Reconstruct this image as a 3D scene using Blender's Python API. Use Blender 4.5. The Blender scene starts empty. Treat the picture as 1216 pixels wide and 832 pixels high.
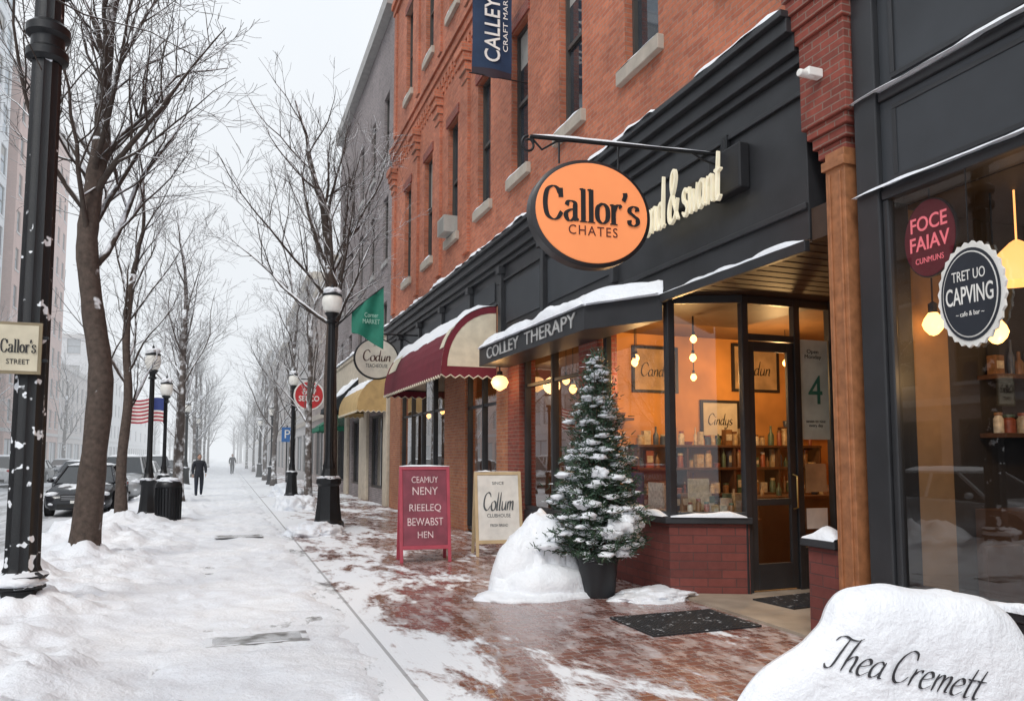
import bpy, bmesh, math, random
from mathutils import Vector, Matrix, noise
random.seed(7)
S=bpy.context.scene
V=Vector
# ------------------------------------------------------------------ materials
MC={}
def base_mat(name):
    m=bpy.data.materials.new(name); m.use_nodes=True
    nt=m.node_tree; return m,nt,nt.nodes['Principled BSDF']
def N(nt,t,**k):
    n=nt.nodes.new(t)
    for a,b in k.items(): setattr(n,a,b)
    return n
def math_(nt,op,a,b=None,c=None,clamp=False):
    n=N(nt,'ShaderNodeMath',operation=op,use_clamp=clamp)
    for i,v in enumerate((a,b,c)):
        if v is None: continue
        if isinstance(v,(int,float)): n.inputs[i].default_value=v
        else: nt.links.new(v,n.inputs[i])
    return n.outputs[0]
def mapr(nt,v,a,b,c=0,d=1,smooth=True):
    n=N(nt,'ShaderNodeMapRange'); n.interpolation_type='SMOOTHSTEP' if smooth else 'LINEAR'
    nt.links.new(v,n.inputs[0])
    for i,x in enumerate((a,b,c,d)):
        if isinstance(x,(int,float)): n.inputs[i+1].default_value=x
        else: nt.links.new(x,n.inputs[i+1])
    return n.outputs[0]
def noise_(nt,vec,scale,detail=4,rough=.55,dist=0):
    n=N(nt,'ShaderNodeTexNoise'); n.inputs['Scale'].default_value=scale
    n.inputs['Detail'].default_value=detail; n.inputs['Roughness'].default_value=rough
    n.inputs['Distortion'].default_value=dist
    if vec is not None: nt.links.new(vec,n.inputs['Vector'])
    return n.outputs[0]
def scalecol(nt,c,f):
    n=N(nt,'ShaderNodeVectorMath',operation='SCALE')
    if isinstance(c,tuple): n.inputs[0].default_value=c[:3]
    else: nt.links.new(c,n.inputs[0])
    nt.links.new(f,n.inputs['Scale']); return n.outputs[0]
def mixcol(nt,f,a,b):
    n=N(nt,'ShaderNodeMix',data_type='RGBA')
    for i,x in ((0,f),(6,a),(7,b)):
        if isinstance(x,(int,float)): n.inputs[i].default_value=x
        elif isinstance(x,tuple): n.inputs[i].default_value=(*x[:3],1)
        else: nt.links.new(x,n.inputs[i])
    return n.outputs[2]
def bump_(nt,p,h,strength=.3,dist=.01):
    b=N(nt,'ShaderNodeBump'); b.inputs['Strength'].default_value=strength; b.inputs['Distance'].default_value=dist
    nt.links.new(h,b.inputs['Height']); nt.links.new(b.outputs[0],p.inputs['Normal'])
SNOWC=(.86,.885,.92)
def snowmask(nt,lo,hi,ns=9,amp=1.0):
    g=N(nt,'ShaderNodeNewGeometry'); s=N(nt,'ShaderNodeSeparateXYZ'); nt.links.new(g.outputs['Normal'],s.inputs[0])
    nz=noise_(nt,g.outputs['Position'],ns,2)
    a=math_(nt,'MULTIPLY_ADD',nz,amp,s.outputs[2])
    return mapr(nt,a,lo+amp*.5,hi+amp*.5)
def mat(name,c,r=.6,metal=0,var=.15,ns=5,bump=0,bs=40,em=None,es=0,snow=None,spec=None):
    if name in MC: return MC[name]
    m,nt,p=base_mat(name)
    g=N(nt,'ShaderNodeNewGeometry')
    if var>0:
        nz=noise_(nt,g.outputs['Position'],ns,3)
        cs=scalecol(nt,c,mapr(nt,nz,.25,.75,1-var,1+var,False))
        if snow: cs=mixcol(nt,snowmask(nt,*snow),cs,SNOWC)
        nt.links.new(cs,p.inputs['Base Color'])
    else: p.inputs['Base Color'].default_value=(*c,1)
    p.inputs['Roughness'].default_value=r; p.inputs['Metallic'].default_value=metal
    if spec is not None: p.inputs['Specular IOR Level'].default_value=spec
    if bump: bump_(nt,p,noise_(nt,g.outputs['Position'],bs,3),bump,.01)
    if em:
        p.inputs['Emission Color'].default_value=(*em,1); p.inputs['Emission Strength'].default_value=es
        try: m.cycles.emission_sampling='NONE'
        except Exception: pass
    MC[name]=m; return m
def brick(name,c1,c2,mortar,bw=.205,bh=.068,ms=.007,flat=False,rough=.8,snow=None,dirt=.25):
    if name in MC: return MC[name]
    m,nt,p=base_mat(name)
    g=N(nt,'ShaderNodeNewGeometry'); s=N(nt,'ShaderNodeSeparateXYZ'); nt.links.new(g.outputs['Position'],s.inputs[0])
    s2=N(nt,'ShaderNodeSeparateXYZ'); nt.links.new(g.outputs['True Normal'],s2.inputs[0])
    cb=N(nt,'ShaderNodeCombineXYZ')
    ax=math_(nt,'GREATER_THAN',math_(nt,'ABSOLUTE',s2.outputs[0]),.6)
    mx=N(nt,'ShaderNodeMix',data_type='FLOAT'); nt.links.new(ax,mx.inputs[0]); nt.links.new(s.outputs[0],mx.inputs[2]); nt.links.new(s.outputs[1],mx.inputs[3])
    nt.links.new(mx.outputs[0],cb.inputs[0]); nt.links.new(s.outputs[2],cb.inputs[1])
    b=N(nt,'ShaderNodeTexBrick'); nt.links.new(cb.outputs[0],b.inputs['Vector'])
    b.inputs['Scale'].default_value=1; b.inputs['Brick Width'].default_value=bw; b.inputs['Row Height'].default_value=bh
    b.inputs['Mortar Size'].default_value=ms; b.inputs['Mortar Smooth'].default_value=.3; b.inputs['Bias'].default_value=-.1
    b.inputs['Color1'].default_value=(*c1,1); b.inputs['Color2'].default_value=(*c2,1); b.inputs['Mortar'].default_value=(*mortar,1)
    n1=noise_(nt,g.outputs['Position'],.7,4,.6); n2=noise_(nt,g.outputs['Position'],14,2)
    f=mapr(nt,math_(nt,'MULTIPLY_ADD',n2,.5,n1),.5,1.0,1-dirt,1+dirt,False)
    cs=scalecol(nt,b.outputs['Color'],f)
    if snow: cs=mixcol(nt,snowmask(nt,*snow),cs,SNOWC)
    nt.links.new(cs,p.inputs['Base Color']); p.inputs['Roughness'].default_value=rough
    h=math_(nt,'MULTIPLY_ADD',n2,.35,math_(nt,'SUBTRACT',1.0,b.outputs['Fac']))
    bump_(nt,p,h,.6,.012)
    MC[name]=m; return m
def glass(name,tint=(.9,.93,.95),refl=1.0,ior=1.5):
    if name in MC: return MC[name]
    m=bpy.data.materials.new(name); m.use_nodes=True; nt=m.node_tree; nt.nodes.remove(nt.nodes['Principled BSDF'])
    o=nt.nodes['Material Output']; t=N(nt,'ShaderNodeBsdfTransparent'); t.inputs[0].default_value=(*tint,1)
    gl=N(nt,'ShaderNodeBsdfGlossy'); gl.inputs['Roughness'].default_value=.015; gl.inputs[0].default_value=(1,1,1,1)
    g=N(nt,'ShaderNodeNewGeometry'); fr=N(nt,'ShaderNodeFresnel')
    nt.links.new(mapr(nt,g.outputs['Backfacing'],0,1,ior,1/ior,False),fr.inputs[0])   # thin pane: same reflectance from both sides
    mx=N(nt,'ShaderNodeMixShader'); nt.links.new(math_(nt,'MULTIPLY',fr.outputs[0],refl,clamp=True),mx.inputs[0])
    nt.links.new(t.outputs[0],mx.inputs[1]); nt.links.new(gl.outputs[0],mx.inputs[2]); nt.links.new(mx.outputs[0],o.inputs[0])
    MC[name]=m; return m
def snowmat():
    m,nt,p=base_mat('snow'); g=N(nt,'ShaderNodeNewGeometry')
    n1=noise_(nt,g.outputs['Position'],.9,4,.6); n2=noise_(nt,g.outputs['Position'],22,4,.65); n3=noise_(nt,g.outputs['Position'],5,3)
    cs=mixcol(nt,mapr(nt,n1,.35,.7),(.84,.87,.92),(.91,.925,.95)); nt.links.new(cs,p.inputs['Base Color'])
    p.inputs['Roughness'].default_value=.55
    bump_(nt,p,math_(nt,'MULTIPLY_ADD',n3,1.5,n2),.55,.028)
    return m
SNOW=snowmat()
BRK=brick('orange_brick',(.48,.155,.08),(.34,.095,.05),(.32,.19,.14),dirt=.32)
BRKD=brick('dark_red_brick',(.26,.06,.04),(.17,.04,.028),(.22,.14,.11))
BRKO=brick('storefront_brick',(.42,.17,.08),(.33,.11,.055),(.32,.22,.16))
BRKB=brick('bulkhead_brick',(.19,.05,.04),(.13,.036,.03),(.10,.045,.04),bw=.3,bh=.1,ms=.006,dirt=.2)
BRKG=brick('gray_brick',(.25,.21,.205),(.17,.145,.15),(.32,.3,.3))
STONE=mat('sandstone_sill',(.42,.37,.31),.8,bump=.3)
BLK=mat('black_painted_wood',(.026,.027,.030),.42,bump=.1,bs=8,var=.25,ns=2.5)
BLK2=mat('slate_painted_panel',(.036,.040,.046),.5,bump=.08,bs=6,var=.25,ns=1.5)
IRON=mat('wrought_iron',(.015,.016,.018),.4,.3,bump=.2,bs=60)
IRONS=mat('snowy_iron',(.015,.016,.018),.45,.2,bump=.3,bs=60,snow=(.50,.60,7,2.8))
ORW=mat('orange_stained_wood',(.34,.14,.06),.55,ns=12,bump=.2,bs=20,var=.3)
DKGL=mat('upper_window_glass',(.03,.036,.045),.04,var=.5,ns=.8,spec=.9)
CURT=mat('window_blind',(.30,.29,.27),.8)
FRM=mat('window_frame',(.06,.055,.05),.5)
GLS=glass('shop_glass',refl=1.5)
GLSR=glass('shop_glass_tinted',(.78,.8,.82),refl=2.0)
CREAM=mat('cream_canvas',(.66,.60,.47),.8,bump=.2,bs=80)
BURG=mat('burgundy_canvas',(.15,.012,.025),.75,bump=.2,bs=80)
GOLDC=mat('cream_letter',(.85,.78,.6),.5,em=(1,.88,.6),es=.22)
WHT=mat('white_paint',(.78,.77,.73),.5)
BLKT=mat('black_lettering',(.012,.012,.014),.5)
CONC=mat('concrete',(.40,.38,.35),.8,bump=.3,bs=25,ns=3)
BULB=mat('lit_bulb',(1,.6,.25),.3,em=(1,.48,.13),es=6,var=0)
BULBD=mat('lit_shade',(1,.6,.3),.3,em=(1,.44,.12),es=2.0,var=0)

# ------------------------------------------------------------------ mesh builder
class MB:
    def __init__(s): s.v=[];s.f=[];s.m=[]
    def box(s,x0,x1,y0,y1,z0,z1,mi=0):
        b=len(s.v)
        for z in (z0,z1):
            for x,y in ((x0,y0),(x1,y0),(x1,y1),(x0,y1)): s.v.append((x,y,z))
        for q in ((3,2,1,0),(4,5,6,7),(0,1,5,4),(1,2,6,5),(2,3,7,6),(3,0,4,7)):
            s.f.append([b+i for i in q]); s.m.append(mi)
    def poly(s,pts,mi=0):
        b=len(s.v); s.v+= [tuple(p) for p in pts]; s.f.append(list(range(b,b+len(pts)))); s.m.append(mi)
    def prism(s,xy,z0,z1,mi=0):
        n=len(xy); b=len(s.v)
        s.v+=[(x,y,z0) for x,y in xy]+[(x,y,z1) for x,y in xy]
        s.f.append(list(range(b+n-1,b-1,-1))); s.m.append(mi)
        s.f.append(list(range(b+n,b+2*n))); s.m.append(mi)
        for i in range(n):
            j=(i+1)%n; s.f.append([b+i,b+j,b+n+j,b+n+i]); s.m.append(mi)
    def tube(s,pts,rads,sides=6,mi=0,cap=True):
        pts=[V(p) for p in pts]; b0=len(s.v); n=len(pts)
        t=(pts[1]-pts[0]).normalized()
        a=V((1,0,0)) if abs(t.x)<.7 else V((0,1,0))
        u=t.cross(a).normalized()
        for i,p in enumerate(pts):
            t=(pts[min(i+1,n-1)]-pts[max(i-1,0)]).normalized()
            u=(u-t*u.dot(t)).normalized(); w=t.cross(u)
            r=rads[i] if not isinstance(rads,(int,float)) else rads
            for k in range(sides):
                an=2*math.pi*k/sides
                q=p+u*(math.cos(an)*r)+w*(math.sin(an)*r); s.v.append(tuple(q))
        for i in range(n-1):
            for k in range(sides):
                a0=b0+i*sides+k;a1=b0+i*sides+(k+1)%sides
                s.f.append([a0,a1,a1+sides,a0+sides]); s.m.append(mi)
        if cap:
            s.f.append([b0+k for k in range(sides)][::-1]); s.m.append(mi)
            s.f.append([b0+(n-1)*sides+k for k in range(sides)]); s.m.append(mi)
    def lathe(s,prof,cx=0,cy=0,seg=20,mi=0,flute=0,axis='z',cz=0):
        b0=len(s.v)
        for r,z in prof:
            for k in range(seg):
                an=2*math.pi*k/seg; rr=r*(1-flute*(k%2))
                if axis=='z': s.v.append((cx+rr*math.cos(an),cy+rr*math.sin(an),z))
                elif axis=='x': s.v.append((cx+z,cy+rr*math.cos(an),cz+rr*math.sin(an)))
                else: s.v.append((cx+rr*math.cos(an),cy+z,cz+rr*math.sin(an)))
        for i in range(len(prof)-1):
            for k in range(seg):
                a0=b0+i*seg+k;a1=b0+i*seg+(k+1)%seg
                s.f.append([a0,a1,a1+seg,a0+seg]); s.m.append(mi)
        s.f.append([b0+k for k in range(seg)][::-1]); s.m.append(mi)
        s.f.append([b0+(len(prof)-1)*seg+k for k in range(seg)]); s.m.append(mi)
    def blob(s,c,r,mi=0,sub=3,amp=.2,fr=1.5,seed=0,flat=None,oct_=3):
        bm=bmesh.new(); bmesh.ops.create_icosphere(bm,subdivisions=sub,radius=1)
        b=len(s.v); o=V((seed*3.1,seed*1.7,seed*.9))
        for v in bm.verts:
            d=v.co.normalized(); k=1+amp*noise.fractal(d*fr+o,1.0,2.0,oct_)*1.6
            p=V((d.x*r[0]*k,d.y*r[1]*k,d.z*r[2]*k))
            if flat is not None and p.z<flat: p.z=flat+(p.z-flat)*.15
            s.v.append((c[0]+p.x,c[1]+p.y,c[2]+p.z))
        for f in bm.faces: s.f.append([b+v.index for v in f.verts]); s.m.append(mi)
        bm.free()
    def make(s,name,parent=None,mats=(),smooth=None,bevel=0,loc=None,mods=None):
        me=bpy.data.meshes.new(name); me.from_pydata(s.v,[],s.f)
        if not isinstance(mats,(list,tuple)): mats=[mats]
        for m in mats: me.materials.append(m)
        me.polygons.foreach_set('material_index',s.m)
        if smooth:
            me.polygons.foreach_set('use_smooth',[True]*len(s.f))
            if smooth<170: me.set_sharp_from_angle(angle=math.radians(smooth))
        me.update()
        ob=bpy.data.objects.new(name,me); S.collection.objects.link(ob)
        if parent: ob.parent=parent
        if loc: ob.location=loc
        if bevel:
            b=ob.modifiers.new('Bevel','BEVEL'); b.width=bevel; b.segments=2; b.limit_method='ANGLE'
        return ob
def grp(name,loc=(0,0,0),rz=0,sc=1):
    e=bpy.data.objects.new(name,None); S.collection.objects.link(e); e.location=loc; e.rotation_euler[2]=rz; e.scale=(sc,)*3
    e.empty_display_size=.2; return e
def axmat(o,xa,up,sx=1,sy=1,sz=1):
    xa=V(xa).normalized(); up=V(up).normalized(); n=xa.cross(up)
    return Matrix(((xa.x*sx,up.x*sy,n.x*sz,o[0]),(xa.y*sx,up.y*sy,n.y*sz,o[1]),(xa.z*sx,up.z*sy,n.z*sz,o[2]),(0,0,0,1)))
def ftext(txt,parent,o,xa,up,w,h,mt,ext=.003,bold=.0,name='lettering',space=1.0):
    cu=bpy.data.curves.new(name,'FONT'); cu.body=txt; cu.align_x='CENTER'; cu.align_y='CENTER'; cu.size=1
    cu.extrude=ext; cu.offset=bold; cu.resolution_u=4; cu.space_character=space; cu.space_line=.95
    ob=bpy.data.objects.new(name,cu); S.collection.objects.link(ob); cu.materials.append(mt)
    bpy.context.view_layer.update(); d=ob.dimensions
    sx=w/max(d[0],1e-4); sy=(h/max(d[1],1e-4)) if h else sx
    ob.parent=parent; ob.matrix_basis=axmat(o,xa,up,sx,sy,1); return ob
G={
'C':([[(.62,.74),(.5,.93),(.3,.98),(.1,.8),(.04,.5),(.1,.2),(.3,.02),(.5,.06),(.64,.24)]],.70),
'D':([[(.14,.0),(.14,.5),(.14,.97)],[(.0,.97),(.3,.97),(.6,.8),(.68,.5),(.6,.18),(.3,.0),(.0,.0)]],.78),
'T':([[(.36,.95),(.33,.5),(.28,.08),(.12,.0),(.02,.1)],[(.0,.8),(.06,.93),(.2,.98),(.4,.93),(.6,.94),(.74,1.04)]],.56),
'a':([[(.38,.4),(.25,.5),(.1,.42),(.04,.22),(.12,.03),(.26,.06),(.38,.25)],[(.39,.5),(.38,.25),(.4,.06),(.5,.04)]],.50),
'd':([[(.38,.4),(.25,.5),(.1,.42),(.04,.22),(.12,.03),(.26,.06),(.38,.25)],[(.39,1.0),(.38,.5),(.38,.2),(.42,.03),(.52,.05)]],.52),
'e':([[(.05,.25),(.22,.28),(.37,.36),(.3,.48),(.16,.48),(.05,.28),(.1,.06),(.25,.0),(.44,.14)]],.44),
'h':([[(.1,1),(.08,.5),(.08,0)],[(.08,.25),(.2,.45),(.32,.47),(.37,.3),(.37,.06),(.47,.04)]],.5),
'i':([[(.08,.48),(.08,.2),(.1,.03),(.2,.03)],[(.08,.66),(.09,.73)]],.24),
'l':([[(.09,1),(.08,.5),(.08,.1),(.12,.01),(.2,.04)]],.23),
'm':([[(.08,.5),(.08,.25),(.08,0)],[(.08,.28),(.18,.46),(.28,.46),(.31,.3),(.31,0)],[(.31,.28),(.42,.46),(.52,.46),(.55,.3),(.55,.06),(.65,.03)]],.67),
'n':([[(.08,.5),(.08,.25),(.08,0)],[(.08,.28),(.2,.46),(.32,.46),(.36,.3),(.36,.06),(.45,.02)]],.48),
'o':([[(.24,.5),(.08,.42),(.04,.25),(.1,.05),(.24,0),(.38,.06),(.43,.25),(.38,.43),(.24,.5),(.08,.42)]],.50),
'r':([[(.08,.5),(.08,.25),(.08,0)],[(.08,.28),(.18,.44),(.3,.48),(.34,.42)]],.37),
's':([[(.32,.42),(.2,.5),(.08,.42),(.1,.3),(.26,.22),(.34,.12),(.22,.0),(.05,.08)]],.4),
't':([[(.16,.84),(.14,.4),(.15,.08),(.22,0),(.34,.05)],[(.0,.52),(.15,.5),(.34,.52)]],.33),
'u':([[(.07,.5),(.07,.15),(.15,.02),(.28,.06),(.37,.25)],[(.38,.5),(.38,.2),(.4,.06),(.48,.03)]],.49),
'w':([[(.03,.5),(.08,.2),(.14,.02),(.22,.2),(.28,.42)],[(.28,.42),(.34,.2),(.4,.02),(.48,.2),(.54,.5)]],.57),
'y':([[(.07,.5),(.07,.15),(.15,.02),(.28,.06),(.37,.25)],[(.38,.5),(.38,0),(.3,-.3),(.12,-.3),(.1,-.18)]],.48),
'&':([[(.66,.02),(.4,.32),(.2,.66),(.22,.9),(.36,.98),(.46,.84),(.36,.62),(.1,.36),(.08,.1),(.26,0),(.48,.12),(.62,.42)]],.68),
"'":([[(.10,1),(.10,.92),(.05,.76)]],.2),' ':([],.25)}
def cr(P,k=7):
    P=[V(p) for p in P]; out=[]
    Q=[P[0]*2-P[1]]+P+[P[-1]*2-P[-2]]
    for i in range(1,len(Q)-2):
        for j in range(k):
            t=j/k; a,b,c,d=Q[i-1],Q[i],Q[i+1],Q[i+2]
            out.append(.5*((2*b)+(c-a)*t+(2*a-5*b+4*c-d)*t*t+(3*b-a-3*c+d)*t**3))
    out.append(P[-1]); return out
GS={
'C':([[(.64,.68),(.62,.96)],[(.60,.80),(.5,.95),(.34,1.0),(.14,.86),(.07,.5),(.14,.14),(.34,0),(.52,.05),(.66,.24)]],.76),
'a':([[(.08,.46),(.14,.57),(.26,.6),(.38,.54),(.39,.38),(.39,.15),(.42,.03),(.52,.06)],[(.39,.36),(.22,.33),(.07,.23),(.07,.1),(.17,.0),(.3,.04),(.39,.14)]],.56),
'l':([[(.13,1),(.13,.5),(.13,0)],[(.0,.98),(.13,1.0)],[(.0,.0),(.27,.0)]],.29),
'o':([[(.26,.6),(.1,.5),(.06,.3),(.1,.1),(.26,0),(.42,.1),(.46,.3),(.42,.5),(.26,.6),(.1,.5)]],.54),
'r':([[(.13,.6),(.13,.3),(.13,0)],[(.0,.58),(.13,.6)],[(.0,.0),(.28,.0)],[(.13,.36),(.22,.54),(.34,.6),(.42,.52)]],.45),
's':([[(.36,.46),(.34,.56),(.22,.6),(.09,.53),(.08,.42),(.22,.32),(.36,.22),(.36,.08),(.22,0),(.08,.05),(.05,.17)]],.42),
"'":([[(.12,1),(.13,.9),(.06,.74)]],.22)}
def stext_mesh(txt,nmax,nmin,slant=0,ang=0,serif=False):
    vs=[];fs=[];x=0
    nd=V((math.cos(ang),math.sin(ang)));zc=0
    for ch in txt:
        g,ad=(GS if serif else G)[ch]
        strokes=[cr(st) for st in g]
        for pts in strokes:
            n=len(pts); b=len(vs); zc+=.0004
            for i,p in enumerate(pts):
                t=(pts[min(i+1,n-1)]-pts[max(i-1,0)]); t=t.normalized() if t.length>0 else V((1,0))
                pe=V((-t.y,t.x)); hw=(nmin+(nmax-nmin)*abs(pe.dot(nd))**(1.4 if serif else 1))*.5
                if not serif: hw*=min(1,.45+1.2*min(i,n-1-i)/n*2)
                for sg in (1,-1):
                    q=p+pe*hw*sg; vs.append([x+q.x+slant*q.y,q.y,zc+i*.00004])
            for i in range(n-1): fs.append([b+2*i,b+2*i+1,b+2*i+3,b+2*i+2])
        x+=ad
    return vs,fs
def stext(txt,parent,o,xa,up,w,h,mt,nmax=.12,nmin=.03,slant=0,ang=0,serif=False,thick=.004,name='script_lettering',fn=None):
    vs,fs=stext_mesh(txt,nmax,nmin,slant,ang,serif)
    x0=min(v[0] for v in vs);x1=max(v[0] for v in vs)
    sx=w/(x1-x0); sy=h
    for v in vs: v[0]=(v[0]-(x0+x1)/2)*sx; v[1]=(v[1]-.5)*sy
    if fn: vs=[fn(v) for v in vs]
    me=bpy.data.meshes.new(name); me.from_pydata(vs,[],fs); me.materials.append(mt)
    ob=bpy.data.objects.new(name,me); S.collection.objects.link(ob); ob.parent=parent
    ob.matrix_basis=axmat(o,xa,up)
    if thick>.001:
        so=ob.modifiers.new('Solid','SOLIDIFY'); so.thickness=thick; so.offset=-1 if not fn else 0
    return ob
def snow_strip(mb,p0,p1,w,h,seed=0,mi=0,gap=0):
    p0=V(p0);p1=V(p1);L=(p1-p0).length; n=max(4,int(L/.09)); t=(p1-p0).normalized(); sd=t.cross(V((0,0,1))).normalized()
    b=len(mb.v); K=7
    for i in range(n+1):
        a=i/n; p=p0+(p1-p0)*a; q=p*1.3+V((seed*7.3,seed,0))
        e=min(1,min(i,n-i)/3+.15)
        nn=noise.fractal(q*1.2,1,2,3); hh=h*e*max(.12,1+nn*1.3); ww=w*(1+.25*noise.noise(q*2.7))
        if gap and noise.noise(q*.9+V((9,3,1)))<gap: hh*=.1; ww*=.3
        for k in range(K):
            an=math.pi*k/(K-1); c=math.cos(an); sn=math.sin(an)
            mb.v.append(tuple(p+sd*(c*ww/2)+V((0,0,hh*(sn**.7 if sn>0 else 0)))))
    for i in range(n):
        for k in range(K-1):
            a0=b+i*K+k; mb.f.append([a0,a0+1,a0+K+1,a0+K]); mb.m.append(mi)

XR=(1,0,0);ZU=(0,0,1);YL=(0,-1,0)
# ------------------------------------------------------------------ world, sun, camera
w=bpy.data.worlds.new("World"); S.world=w; w.use_nodes=True; nt=w.node_tree
bg=nt.nodes['Background']; bg.inputs[1].default_value=.115
sd=V((-.5,-.6,.85)).normalized()
sky=N(nt,'ShaderNodeTexSky',sky_type='NISHITA'); sky.sun_disc=False
sky.sun_elevation=math.asin(sd.z); sky.sun_rotation=math.atan2(sd.x,sd.y); sky.dust_density=3
tc=N(nt,'ShaderNodeTexCoord'); n1=noise_(nt,tc.outputs['Generated'],2.2,5,.55,.4)
cl=mixcol(nt,mapr(nt,n1,.35,.68),(8.8,9.5,10.4),(10.4,10.7,11.0))
nt.links.new(mixcol(nt,.95,sky.outputs[0],cl),bg.inputs[0])
sun=bpy.data.lights.new('sun','SUN'); sun.energy=1.5; sun.angle=math.radians(18); sun.color=(1,.97,.92)
so=bpy.data.objects.new('sun',sun); S.collection.objects.link(so); so.rotation_euler=(-sd).to_track_quat('-Z','Y').to_euler(); so.location=(0,0,30)
cam=bpy.data.cameras.new('camera'); co=bpy.data.objects.new('camera',cam); S.collection.objects.link(co); S.camera=co
cam.sensor_width=36; cam.lens=26.75; cam.clip_end=2000; cam.clip_start=.05; cam.shift_y=.0440
yaw=math.radians(20.6); pit=math.radians(4.5)
co.location=(0,0,1.65); F=V((math.sin(yaw)*math.cos(pit),math.cos(yaw)*math.cos(pit),math.sin(pit)))
co.rotation_euler=F.to_track_quat('-Z','Y').to_euler()
S.view_settings.view_transform='Standard'; S.view_settings.look='None'; S.view_settings.exposure=0
# winter haze further down the street: one homogeneous volume (absorption, airlight put in as its own glow)
hz=MB(); hz.box(-70,70,34,420,-.6,120); hm=bpy.data.materials.new('haze'); hm.use_nodes=True; nt=hm.node_tree; nt.nodes.remove(nt.nodes['Principled BSDF'])
SIG=.0056
va=N(nt,'ShaderNodeVolumeAbsorption'); va.inputs['Color'].default_value=(0,0,0,1); va.inputs['Density'].default_value=SIG
ve=N(nt,'ShaderNodeEmission'); ve.inputs[0].default_value=(.93,.965,1,1); ve.inputs[1].default_value=SIG*.92
ad=N(nt,'ShaderNodeAddShader'); nt.links.new(va.outputs[0],ad.inputs[0]); nt.links.new(ve.outputs[0],ad.inputs[1])
nt.links.new(ad.outputs[0],nt.nodes['Material Output'].inputs['Volume']); hz.make('haze',None,hm)

# ------------------------------------------------------------------ ground
def plane(name,x0,x1,y0,y1,z,m):
    b=MB(); b.poly([(x0,y0,z),(x1,y0,z),(x1,y1,z),(x0,y1,z)]); return b.make(name,None,m)
def patchy(name,kind):
    m,nt,p=base_mat(name); g=N(nt,'ShaderNodeNewGeometry'); s=N(nt,'ShaderNodeSeparateXYZ'); nt.links.new(g.outputs['Position'],s.inputs[0])
    cb=N(nt,'ShaderNodeCombineXYZ'); nt.links.new(s.outputs[0],cb.inputs[0]); nt.links.new(math_(nt,'MULTIPLY',s.outputs[1],.42 if kind=='walk' else .12),cb.inputs[1])
    nA=noise_(nt,cb.outputs[0],1.1,6,.68,.6); nB=noise_(nt,cb.outputs[0],6,6,.72,.3); nF=noise_(nt,g.outputs['Position'],35,3)
    if kind=='walk':
        bx=N(nt,'ShaderNodeTexBrick'); c2=N(nt,'ShaderNodeCombineXYZ'); nt.links.new(s.outputs[1],c2.inputs[1]); nt.links.new(s.outputs[0],c2.inputs[0]); nt.links.new(c2.outputs[0],bx.inputs['Vector'])
        bx.inputs['Scale'].default_value=1; bx.inputs['Brick Width'].default_value=.21; bx.inputs['Row Height'].default_value=.105; bx.inputs['Mortar Size'].default_value=.007
        bx.inputs['Color1'].default_value=(.29,.12,.085,1); bx.inputs['Color2'].default_value=(.18,.07,.052,1); bx.inputs['Mortar'].default_value=(.34,.28,.26,1)
        bc=scalecol(nt,bx.outputs['Color'],mapr(nt,nA,.3,.7,.75,1.2,False))
        jc=mixcol(nt,math_(nt,'GREATER_THAN',s.outputs[0],1.32),(.33,.33,.335),bc)
        th=mapr(nt,s.outputs[0],1.3,3.2,.45,.58,False)
        th2=math_(nt,'SUBTRACT',th,mapr(nt,s.outputs[1],8,26,0,.10,False))
        sn=math_(nt,'MULTIPLY_ADD',nB,.35,math_(nt,'MULTIPLY',nA,.65))
        mask=mapr(nt,sn,math_(nt,'SUBTRACT',th2,.035),math_(nt,'ADD',th2,.055))
        thin=mapr(nt,nB,.42,.68,0.0,.45)
        mask2=math_(nt,'MAXIMUM',mask,thin)
        joint=math_(nt,'LESS_THAN',math_(nt,'ABSOLUTE',math_(nt,'SUBTRACT',s.outputs[0],1.32)),.016)
        col=mixcol(nt,mask2,jc,(.86,.885,.92)); col=mixcol(nt,math_(nt,'MULTIPLY',joint,.55),col,(.12,.11,.11))
        nt.links.new(col,p.inputs['Base Color'])
        nt.links.new(mapr(nt,mask2,0,.6,.17,.75,False),p.inputs['Roughness'])
        h=math_(nt,'ADD',math_(nt,'MULTIPLY',mask,1.6),math_(nt,'MULTIPLY_ADD',nF,.25,math_(nt,'MULTIPLY',bx.outputs['Fac'],-.4)))
        bump_(nt,p,h,.5,.012)
    else:
        mask=mapr(nt,math_(nt,'MULTIPLY_ADD',nB,.4,math_(nt,'MULTIPLY',nA,.6)),.38,.56)
        col=mixcol(nt,mask,(.16,.165,.17),(.68,.70,.73)); nt.links.new(col,p.inputs['Base Color'])
        nt.links.new(mapr(nt,mask,0,1,.3,.7,False),p.inputs['Roughness']); bump_(nt,p,math_(nt,'ADD',mask,nF),.4,.02)
    return m
plane('ground',-500,500,-200,900,-.15,mat('snowy_ground',(.72,.74,.78),.8))
plane('road',-13,-2.9,-30,420,-.135,patchy('slushy_road','road'))
WALK=patchy('snowy_brick_paving','walk')
b=MB(); b.box(-2.85,5.02,-10,400,-.15,0); b.make('sidewalk',None,WALK)
b=MB()
for i in range(60): b.box(-3.0,-2.853,-10+i*4,-6.02+i*4,-.15,-.004)
b.make('kerb',None,CONC,bevel=.015)
b=MB(); b.box(-18,-13,-10,400,-.15,0); b.make('sidewalk',None,mat('snowy_ground',(.72,.74,.78)))
b=MB()
for i in range(24): b.box(-8.0,-7.87,10+i*9,13+i*9,-.134,-.131)
b.make('road_marking',None,mat('worn_road_paint',(.55,.48,.2),.7))
def sstep(a,b,x):
    t=max(0,min(1,(x-a)/(b-a))); return t*t*(3-2*t)
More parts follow.
